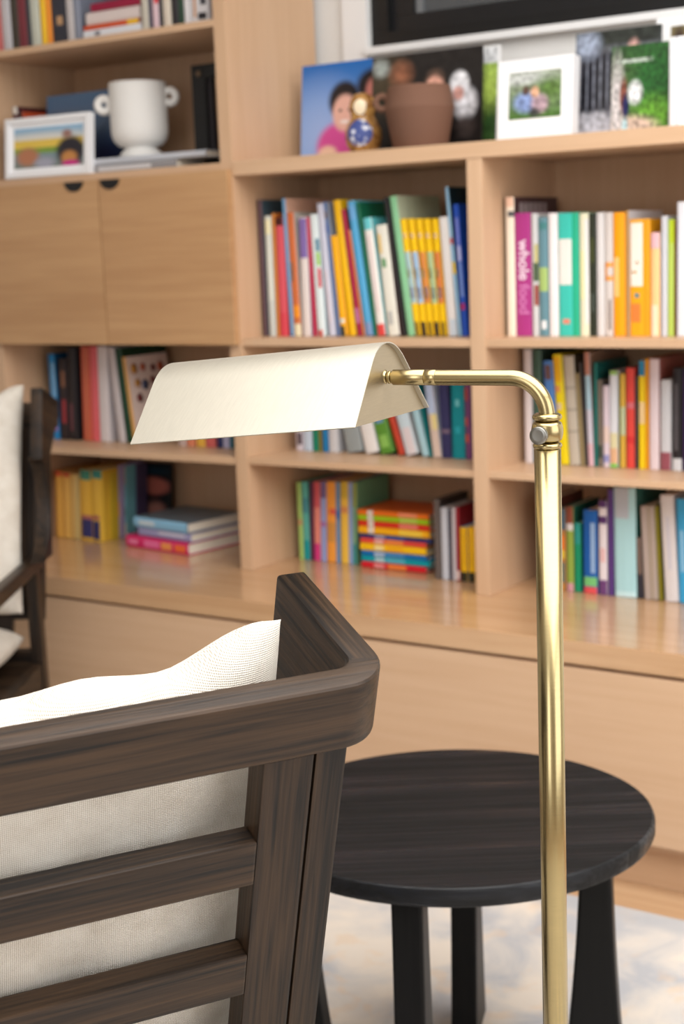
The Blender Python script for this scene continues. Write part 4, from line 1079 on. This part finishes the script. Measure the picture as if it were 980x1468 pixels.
# counter-level bay behind the lamp pole
R9_ = [
 (782, 779, 14, 715, (120, 70, 60), (110, 60, 50), 'brown-red book hidden in part by the pole'),
 (797, 794, 14, 730, (176, 120, 60), (90, 96, 104), 'book with an orange and yellow picture spine', [(0.5, 0.68, (226, 120, 40), 0.2, 0.9), (0.4, 0.5, (220, 190, 60), 0.2, 0.9), (0.1, 0.35, (90, 110, 100), 0.2, 0.9), (0.75, 1.0, (70, 100, 120))]),
 (812, 810, 10, 726, (146, 168, 70), (40, 110, 90), 'olive-green book with a pink foot', [(0.0, 0.1, (206, 150, 160)), (0.8, 1.0, (140, 70, 50)), (0.72, 0.8, (226, 220, 220))]),
 (823, 822, 9, 750, (10, 142, 100), (20, 120, 100), 'bottle-green paperback', [(0.7, 1.0, (40, 150, 140))]),
 (836, 835, 20, 731, (20, 92, 172), (20, 70, 130), 'blue book with green and red foot bands', [(0.0, 0.08, (226, 84, 88)), (0.09, 0.2, (120, 196, 120)), (0.25, 0.85, (150, 180, 216), 0.55, 0.85)]),
 (858, 855, 12, 718, (232, 222, 226), (90, 50, 110), 'white book with violet bands', [(0.0, 0.16, (110, 66, 120)), (0.76, 0.84, (90, 50, 110)), (0.93, 1.0, (90, 50, 110)), (0.35, 0.5, (232, 190, 190), 0.2, 0.8)]),
 (871, 866, 8, 702, (88, 56, 124), (80, 50, 110), 'violet book'),
 (881, 872, 31, 698, (176, 220, 226), (60, 120, 110), 'thick pale aqua book', [(0.72, 1.0, (186, 192, 202), 0.05, 0.7), (0.0, 0.05, (206, 236, 240))]),
 (914, 905, 7, 770, (50, 48, 58), (44, 42, 52), 'short slate-black book', [(0.4, 1.0, (120, 100, 90))]),
 (923, 916, 20, 725, (178, 162, 152), (160, 150, 140), 'taupe clothbound book', [(0.0, 1.0, (196, 180, 174), 0.15, 0.3), (0.0, 1.0, (160, 144, 124), 0.55, 0.7)]),
 (944, 937, 5, 726, (132, 124, 30), (120, 112, 30), 'thin olive-gold book'),
 (953, 945, 19, 709, (224, 218, 218), (210, 206, 208), 'thick white book', [(0.3, 0.8, (206, 204, 216), 0.4, 0.6)]),
 (973, 968, 14, 715, (60, 166, 218), (50, 140, 190), 'azure book', [(0.3, 0.7, (140, 196, 232), 0.3, 0.7)]),
]
row(0.115, ZK, 'at counter level behind the lamp pole', 'books behind the lamp pole', R9_)
assert len(set(LABELS)) == len(LABELS), [x for x in LABELS if LABELS.count(x) > 1]

# ------------------------------------------------------------------ things on the shelf tops
def photo_board(u0, v0, u1, v1, y, z0, mat, label, th=0.006, edge=(225, 225, 225), name='photo_print', lean=4, bw=0.0):
    """print on a thin board: (u0,v0) upper corner, (u1, .) right edge, standing on z0 at depth y"""
    p = at_y(u0, v0, y); x1 = at_y(u1, (v0 + v1) / 2, y).x; x0 = base_x(u0, y, (p.z + z0) / 2); h = p.z - z0
    e = empty(name, (x0, y, z0 + 0.0003)); tag(e, label, 'photo')
    box('board', 0, x1 - x0, 0.0009, th, 0, h, plain(edge, 0.4), e, 0.0008)
    q = quad_uv('print', x1 - x0 - 2 * bw, h - 2 * bw, mat, e); q.location = (bw, 0, bw)
    e.rotation_euler = (math.radians(-lean), 0, 0); e.location.z += th * math.sin(math.radians(lean))
    return e
SK = (226, 176, 160)
photo_board(428, 94, 537, 218, 0.21, ZTOPR, print_mat('portrait_print', (20, 98, 176), (130, 172, 226), [
    ('e', 0.3, 0.25, 0.4, 0.4, (150, 176, 226), 0.8), ('e', 0.52, 0.12, 0.3, 0.26, (206, 76, 150), 0.15), ('e', 0.36, 0.06, 0.12, 0.08, (236, 196, 170), 0.3),
    ('e', 0.57, 0.6, 0.2, 0.2, (26, 20, 24), 0.15), ('e', 0.58, 0.47, 0.16, 0.19, SK, 0.15), ('e', 0.95, 0.72, 0.22, 0.18, (30, 22, 24), 0.2), ('e', 0.93, 0.66, 0.08, 0.13, (206, 130, 120), 0.3),
    ('e', 0.58, 0.38, 0.06, 0.02, (240, 225, 220), 0.4), ('e', 0.52, 0.5, 0.02, 0.015, (60, 40, 40), 0.5), ('e', 0.64, 0.5, 0.02, 0.015, (60, 40, 40), 0.5)]),
    'portrait photo of a child in a pink top on blue', lean=6)
photo_board(530, 82, 688, 204, 0.178, ZTOPR, print_mat('evening_print', (32, 28, 27), (22, 20, 20), [
    ('e', 0.1, 0.75, 0.18, 0.28, (70, 60, 44), 0.7), ('e', 0.27, 0.8, 0.08, 0.1, (150, 96, 70), 0.8), ('e', 0.08, 0.88, 0.06, 0.07, (170, 180, 176), 0.8),
    ('e', 0.58, 0.7, 0.09, 0.12, (86, 66, 56), 0.2), ('e', 0.58, 0.63, 0.08, 0.12, (216, 160, 140), 0.2), ('e', 0.42, 0.6, 0.07, 0.08, (210, 160, 146), 0.3),
    ('e', 0.8, 0.64, 0.085, 0.13, (222, 222, 226), 0.2), ('e', 0.85, 0.45, 0.1, 0.16, (214, 214, 220), 0.3), ('e', 0.79, 0.55, 0.05, 0.07, (200, 150, 140), 0.3), ('e', 0.85, 0.22, 0.08, 0.1, (60, 52, 50), 0.5)], tex=0.4),
    'dark evening photo of a family group', th=0.004, edge=(40, 40, 42), lean=5)
photo_board(650, 70, 710, 197, 0.21, ZTOPR, print_mat('garden_edge_print', (120, 150, 80), (60, 90, 40), [('e', 0.8, 0.6, 0.3, 0.3, (170, 196, 90), 0.7), ('e', 0.85, 0.2, 0.3, 0.2, (50, 80, 40), 0.6), ('b', 0.5, 0.93, 0.6, 0.09, (206, 208, 210), 0.1)], tex=0.4),
    'green garden photo mostly behind the dark family photo', th=0.01, edge=(235, 235, 235), lean=6, bw=0.003)
def framed(u0, v0, u1, z0, y, mat, label, fw_, fd, mat_w, fcol=(238, 238, 240), lean=5, bot=0.0, rz=0.0, md=0.4):
    p = at_y(u0, v0, y); x0 = base_x(u0, y, (p.z + z0) / 2); x1 = at_y(u1, v0 + 40, y).x; h = p.z - z0; w_ = x1 - x0
    e = empty('framed_photo', (x0, y, z0 + 0.0004)); tag(e, label, 'photo frame')
    fm = plain(fcol, 0.35)
    box('frame_rail', 0, w_, 0, fd, 0, fw_, fm, e); box('frame_rail', 0, w_, 0, fd, h - fw_, h, fm, e)
    box('frame_rail', 0, fw_, 0, fd, fw_, h - fw_, fm, e); box('frame_rail', w_ - fw_, w_, 0, fd, fw_, h - fw_, fm, e)
    box('mat_board', fw_, w_ - fw_, fd * md, fd * md + 0.002, fw_, h - fw_, plain((244, 244, 246), 0.8), e, 0)
    pw, ph = w_ - 2 * (fw_ + mat_w), h - 2 * (fw_ + mat_w) - bot
    q = quad_uv('print', pw, ph, mat, e, fd * md - 0.001); q.location = (fw_ + mat_w, 0, fw_ + mat_w + bot)
    box('back_board', fw_ * 0.5, w_ - fw_ * 0.5, fd * md + 0.002, fd * 0.9, fw_ * 0.5, h - fw_ * 0.5, plain((60, 56, 52), 0.8), e, 0)
    e.rotation_euler = (math.radians(-lean), 0, rz); e.location.z += fd * math.sin(math.radians(lean))
    return e
framed(711, 90, 818, ZTOPR, 0.09, print_mat('family_print', (150, 158, 140), (70, 110, 40), [('e', 0.3, 0.85, 0.5, 0.12, (190, 194, 190), 0.5), ('e', 0.8, 0.6, 0.3, 0.25, (90, 120, 60), 0.6),
    ('e', 0.35, 0.35, 0.25, 0.22, (130, 150, 196), 0.3), ('e', 0.6, 0.3, 0.16, 0.2, (176, 150, 160), 0.3), ('e', 0.5, 0.55, 0.08, 0.12, (206, 160, 130), 0.3), ('e', 0.33, 0.6, 0.07, 0.1, (90, 66, 56), 0.4), ('e', 0.5, 0.12, 0.1, 0.1, (60, 60, 60), 0.5)], tex=0.5, tscale=10),
    'white box photo frame with a small family snapshot', 0.010, 0.035, 0.017, bot=0.016, md=0.04)
photo_board(822, 48, 945, 187, 0.17, ZTOPR, print_mat('fence_print', (60, 66, 72), (206, 206, 216), [
    ('b', 0.5, 0.95, 0.6, 0.1, (44, 48, 44), 0.3), ('b', 0.22, 0.52, 0.24, 0.28, (36, 36, 44), 0.1), ('b', 0.06, 0.5, 0.012, 0.25, (120, 124, 136), 0.3), ('b', 0.14, 0.5, 0.012, 0.25, (120, 124, 136), 0.3),
    ('b', 0.22, 0.5, 0.012, 0.24, (120, 124, 136), 0.3), ('b', 0.30, 0.5, 0.012, 0.24, (120, 124, 136), 0.3), ('b', 0.38, 0.5, 0.012, 0.24, (120, 124, 136), 0.3), ('e', 0.14, 0.88, 0.14, 0.12, (150, 160, 180), 0.5),
    ('e', 0.68, 0.78, 0.07, 0.1, (206, 160, 150), 0.4), ('e', 0.5, 0.22, 0.1, 0.08, (120, 120, 136), 0.6)], tex=0.5),
    'winter photo of a dark picket fence and snow', th=0.008)
photo_board(874, 68, 957, 184, 0.10, ZTOPR, print_mat('hedge_print', (38, 74, 36), (110, 120, 80), [
    ('e', 0.8, 0.5, 0.5, 0.5, (40, 92, 42), 0.4), ('e', 0.75, 0.15, 0.4, 0.22, (96, 150, 50), 0.5), ('e', 0.35, 0.04, 0.45, 0.14, (190, 166, 150), 0.3), ('e', 0.1, 0.3, 0.12, 0.5, (196, 190, 190), 0.5),
    ('e', 0.22, 0.42, 0.07, 0.2, (120, 70, 56), 0.3), ('e', 0.26, 0.3, 0.06, 0.14, (30, 34, 80), 0.3), ('e', 0.42, 0.45, 0.12, 0.13, (222, 224, 226), 0.3), ('b', 0.4, 0.82, 0.25, 0.02, (180, 190, 180), 0.4), ('e', 0.25, 0.08, 0.05, 0.08, (170, 200, 206), 0.4)], tex=0.7, tscale=16),
    'photo of a child on a path beside a green hedge', th=0.02, edge=(236, 236, 238))
photo_board(937, 26, 1010, 178, 0.24, ZTOPR, print_mat('corner_print', (110, 100, 70), (120, 96, 60), [('b', 0.5, 0.97, 0.6, 0.05, (238, 238, 238), 0.1), ('b', 0.08, 0.8, 0.2, 0.3, (238, 238, 238), 0.1), ('e', 0.45, 0.8, 0.1, 0.1, (60, 44, 36), 0.4)]),
    'white-bordered photo tucked behind the hedge photo', th=0.01)
wb_ = at_y(957, 64, 0.07)
o = book(0.034, wb_.z - ZTOPR + 0.012, 0.17, (238, 238, 242), (230, 230, 234), [(0.0, 1.0, (206, 206, 212), 0.42, 0.6)], 'white album standing upright beside the hedge photo')
o.location = (base_x(958, 0.06, ZTOPR), 0.06, ZTOPR + 0.0004)

# brown terracotta pot with a ring handle
yp = 0.085
pc = Vector(((base_x(553, yp, 1.57) + base_x(652, yp, 1.57)) / 2, yp, ZTOPR + 0.0003))
ps = 1.0 / (FPX / ((pc - EYE).dot(FWD)))          # metres per pixel at the pot
M_TERRA = plain((114, 83, 68), 0.8, 0.15)
pot = empty('pot', pc); tag(pot, 'brown terracotta pot with a small ring handle', 'pot')
r_ = 50 * ps; hp = 86 * ps
lathe('body', [(0, 0), (0.76 * r_, 0), (0.79 * r_, 0.004), (0.99 * r_, hp * 0.63), (1.0 * r_, hp * 0.66), (0.985 * r_, hp * 0.68), (0.90 * r_, hp * 0.97), (0.885 * r_, hp), (0.84 * r_, hp), (0.83 * r_, hp * 0.97),
               (0.92 * r_, hp * 0.66), (0.72 * r_, 0.012), (0, 0.012)], M_TERRA, pot, 64)
def ring_handle(par, cx, cz, R, r, mat, rz, flat=1.0):
    bm = bmesh.new(); N, K = 36, 14; v = []
    for i in range(N):
        a = 2 * math.pi * i / N
        v.append([bm.verts.new(((R + r * math.cos(2 * math.pi * k / K)) * math.cos(a), flat * r * math.sin(2 * math.pi * k / K), (R + r * math.cos(2 * math.pi * k / K)) * math.sin(a))) for k in range(K)])
    for i in range(N):
        for k in range(K): bm.faces.new((v[i][k], v[(i + 1) % N][k], v[(i + 1) % N][(k + 1) % K], v[i][(k + 1) % K]))
    o = link('handle', finish(bm, 'handle', True), mat, par)
    o.location = (cx * math.cos(rz), cx * math.sin(rz), cz); o.rotation_euler = (0, 0, rz)
    return o
hz = math.atan2(RGT.y, RGT.x)
ring_handle(pot, -1.06 * r_, hp * 0.76, 9.0 * ps, 4.6 * ps, M_TERRA, hz)
ring_handle(pot, 0.985 * r_, hp * 0.76, 9.0 * ps, 4.6 * ps, M_TERRA, hz + math.radians(75))

# painted wooden nesting doll
yd = 0.09
dc = Vector((base_x(521, yd, 1.56), yd, ZTOPR + 0.0003))
ds = (dc - EYE).dot(FWD) / FPX
doll = empty('nesting_doll', dc, 0.0); tag(doll, 'painted wooden nesting doll with a blue flowered apron', 'doll')
hd = 84 * ds; rd = 26.5 * ds
prof = [(0, 0), (0.62, 0), (0.72, 0.02), (0.93, 0.14), (1.0, 0.26), (0.97, 0.38), (0.82, 0.50), (0.66, 0.57), (0.66, 0.62), (0.72, 0.72), (0.72, 0.80), (0.62, 0.90), (0.40, 0.97), (0.18, 0.995), (0, 1.0)]
def doll_mat():
    m, nt, n, l, b = nodes_of('doll_paint')
    tc = n.new('ShaderNodeTexCoord'); nz = n.new('ShaderNodeTexNoise'); nz.inputs['Scale'].default_value = 70
    l.new(tc.outputs['Object'], nz.inputs[0])
    r1 = ramp(n, [(0.35, (120, 72, 30)), (0.65, (196, 150, 84))]); l.new(nz.outputs[0], r1.inputs[0])
    l.new(r1.outputs[0], b.inputs['Base Color']); b.inputs['Roughness'].default_value = 0.25
    return m
lathe('body', [(r * rd, z * hd) for r, z in prof], doll_mat(), doll, 48)
def patch(name, th0, th1, z0, z1, mat, par, ell=True):
    """painted oval lying on the doll's turned surface"""
    def rad(z):
        for (r0, a0), (r1, a1) in zip(prof, prof[1:]):
            if a0 <= z <= a1 and a1 > a0: return r0 + (r1 - r0) * (z - a0) / (a1 - a0)
        return 0.0
    bm = bmesh.new(); N = 24; cth, cz = (th0 + th1) / 2, (z0 + z1) / 2
    rings = []
    for q in range(0, 5):
        f = q / 4
        rings.append([bm.verts.new((lambda t, z: ((rad(z) * rd + 0.0006) * math.cos(t), (rad(z) * rd + 0.0006) * math.sin(t), z * hd))(cth + f * (th1 - th0) / 2 * math.cos(2 * math.pi * k / N), cz + f * (z1 - z0) / 2 * math.sin(2 * math.pi * k / N))) for k in range(N)] if q else None)
    c0_ = bm.verts.new(((rad(cz) * rd + 0.0006) * math.cos(cth), (rad(cz) * rd + 0.0006) * math.sin(cth), cz * hd))
    for k in range(N): bm.faces.new((c0_, rings[1][k], rings[1][(k + 1) % N]))
    for q in range(1, 4):
        for k in range(N): bm.faces.new((rings[q][k], rings[q + 1][k], rings[q + 1][(k + 1) % N], rings[q][(k + 1) % N]))
    return link(name, finish(bm, name, True), mat, par)
fa_ = math.atan2(EYE.y - dc.y, EYE.x - dc.x) - 0.18
m, nt, n, l, b = nodes_of('flowered_apron')
tc = n.new('ShaderNodeTexCoord'); vo = n.new('ShaderNodeTexVoronoi'); vo.inputs['Scale'].default_value = 75
l.new(tc.outputs['Object'], vo.inputs[0])
r1 = ramp(n, [(0.25, (236, 238, 246)), (0.5, (60, 76, 140))]); l.new(vo.outputs['Distance'], r1.inputs[0]); l.new(r1.outputs[0], b.inputs['Base Color'])
patch('apron', fa_ - 0.85, fa_ + 0.7, 0.10, 0.55, m, doll)
fc = patch('face', fa_ - 0.55, fa_ + 0.45, 0.62, 0.88, plain((240, 222, 190), 0.4), doll)

# white two-handled vase on a pedestal foot, on magazines
yv = 0.115
mag0, mag1 = base_x(121, 0.07, ZCAB), base_x(302, 0.07, ZCAB)
mg = [((150, 148, 150), 0.0, -0.10, 0.022, 'grey lettered magazine at the bottom, under the white vase'), ((196, 200, 208), 0.02, 0.0, 0.016, 'pale grey magazine on top, under the white vase')]
zz = ZCAB + 0.0003
for k, (c_, d0, d1, th, lab) in enumerate(mg):
    bd = [(0.2, 0.75, (214, 212, 214), 0.25, 0.75)] if k == 0 else []
    if k == 0: xa, xb_ = mag0, mag1 - 0.10
    else: xa, xb_ = mag0 + 0.03, mag1 - 0.006
    o = book(th, xb_ - xa, 0.21, c_, tuple(int(v * 0.95) for v in c_), bd, lab, 'magazines under the white vase', 'magazine')
    o['category'] = 'magazine'
    o.rotation_euler = (0, math.radians(90), 0); o.location = (xa, 0.055 + 0.004 * k, zz + th); zz += th + 0.0005
vc = Vector((base_x(194, yv, 1.6), yv + 0.02, zz + 0.0003))
vs = (vc - EYE).dot(FWD) / FPX * 1.01
vase = empty('vase', vc); tag(vase, 'white ceramic urn vase with two ring handles', 'vase')
M_CER = plain((228, 226, 222), 0.6, 0.3)
hv_ = (217 - 115) * vs; rv = 40.5 * vs
vp = [(0, 0), (0.74, 0), (0.76, 0.02), (0.68, 0.07), (0.55, 0.115), (0.55, 0.13), (0.75, 0.155), (0.92, 0.22), (0.995, 0.32), (1.0, 0.4), (1.0, 0.97), (0.985, 1.0), (0.92, 1.0), (0.91, 0.97), (0.91, 0.35), (0.6, 0.2), (0, 0.18)]
lathe('body', [(r * rv, z * hv_) for r, z in vp], M_CER, vase, 64)
ring_handle(vase, -1.2 * rv, hv_ * 0.72, 8.8 * vs, 5.5 * vs, M_CER, hz, 1.4)
ring_handle(vase, 1.1 * rv, hv_ * 0.80, 8.8 * vs, 5.5 * vs, M_CER, hz, 1.4)

# things around the vase
framed(4, 172, 118, ZCAB, 0.014, print_mat('holiday_print', (150, 186, 214), (110, 120, 110), [('e', 0.4, 0.72, 0.7, 0.13, (214, 212, 206), 0.5), ('b', 0.5, 0.55, 0.6, 0.14, (222, 190, 80), 0.2), ('b', 0.5, 0.42, 0.6, 0.07, (120, 150, 60), 0.3),
    ('e', 0.2, 0.28, 0.16, 0.22, (176, 116, 84), 0.3), ('e', 0.82, 0.36, 0.2, 0.35, (34, 30, 40), 0.2), ('e', 0.8, 0.2, 0.11, 0.16, (190, 130, 70), 0.3), ('e', 0.82, 0.05, 0.12, 0.08, (196, 40, 130), 0.3), ('e', 0.45, 0.1, 0.14, 0.14, (160, 160, 176), 0.4), ('e', 0.77, 0.78, 0.07, 0.1, (150, 110, 100), 0.4)]),
    'white wooden photo frame with a holiday snapshot', 0.014, 0.022, 0.012, lean=6, rz=math.radians(4))
yq = 0.16
photo_board(64, 138, 172, 245, yq, ZCAB, print_mat('denim_board', (86, 122, 160), (58, 78, 118), [('e', 0.7, 0.75, 0.5, 0.2, (84, 112, 146), 0.6), ('b', 0.25, 0.8, 0.3, 0.02, (90, 110, 136), 0.5), ('e', 0.8, 0.2, 0.3, 0.25, (30, 36, 66), 0.6)]),
    'blue mottled canvas board behind the white vase', th=0.014, edge=(60, 86, 120), name='canvas_board', lean=5)
# black easel-like frame by the upright
yk = 0.17
k0, k1 = base_x(277, yk, 1.65), X1 - WD - 0.004
kz = at_y(290, 92, yk).z
fr = empty('framed_picture', (k0, yk, ZCAB + 0.0003)); tag(fr, 'black metal-cornered frame leaning by the oak upright', 'frame')
hk = kz - ZCAB; wk = k1 - k0
for (a0, a1, b0_, b1_) in ((0, 0.045, 0, hk), (wk - 0.012, wk, 0.045, hk - 0.035), (0.045, wk, hk - 0.035, hk), (0.045, wk, 0, 0.045)):
    box('frame_rail', a0, a1, 0, 0.03, b0_, b1_, M_BLACK, fr)
for z_ in (0.02, hk - 0.022):
    lathe('corner_stud', [(0, 0), (0.009, 0), (0.007, 0.003), (0, 0.004)], plain((120, 100, 80), 0.4, metal=0.6), fr, 20).matrix_local = Matrix.Translation((0.024, -0.0002, z_)) @ Matrix.Rotation(math.radians(90), 4, 'X')
box('inner_slip', 0.045, 0.058, 0.008, 0.024, 0.045, hk - 0.035, plain((44, 40, 44), 0.5), fr)
# slim bright books at the far end of the cabinet top
xprev = -3.052
for (c_, cov, d_, h, bands) in (((90, 30, 36), (80, 28, 32), 'dark red book', 0.20, [(0.9, 1.0, (226, 222, 214))]),
                                ((214, 90, 40), (200, 80, 40), 'rainbow-footed book', 0.185, [(0.0, 0.1, (206, 70, 34)), (0.1, 0.2, (240, 150, 30)), (0.2, 0.3, (236, 206, 40)), (0.3, 0.42, (110, 180, 70)), (0.42, 1.0, (60, 22, 26))])):
    o = book(0.019, h, 0.13, c_, cov, bands, d_ + ' beside the white holiday photo frame', 'books on the cabinet top')
    o.location = (xprev, 0.10, ZCAB + 0.0003); xprev += 0.0195
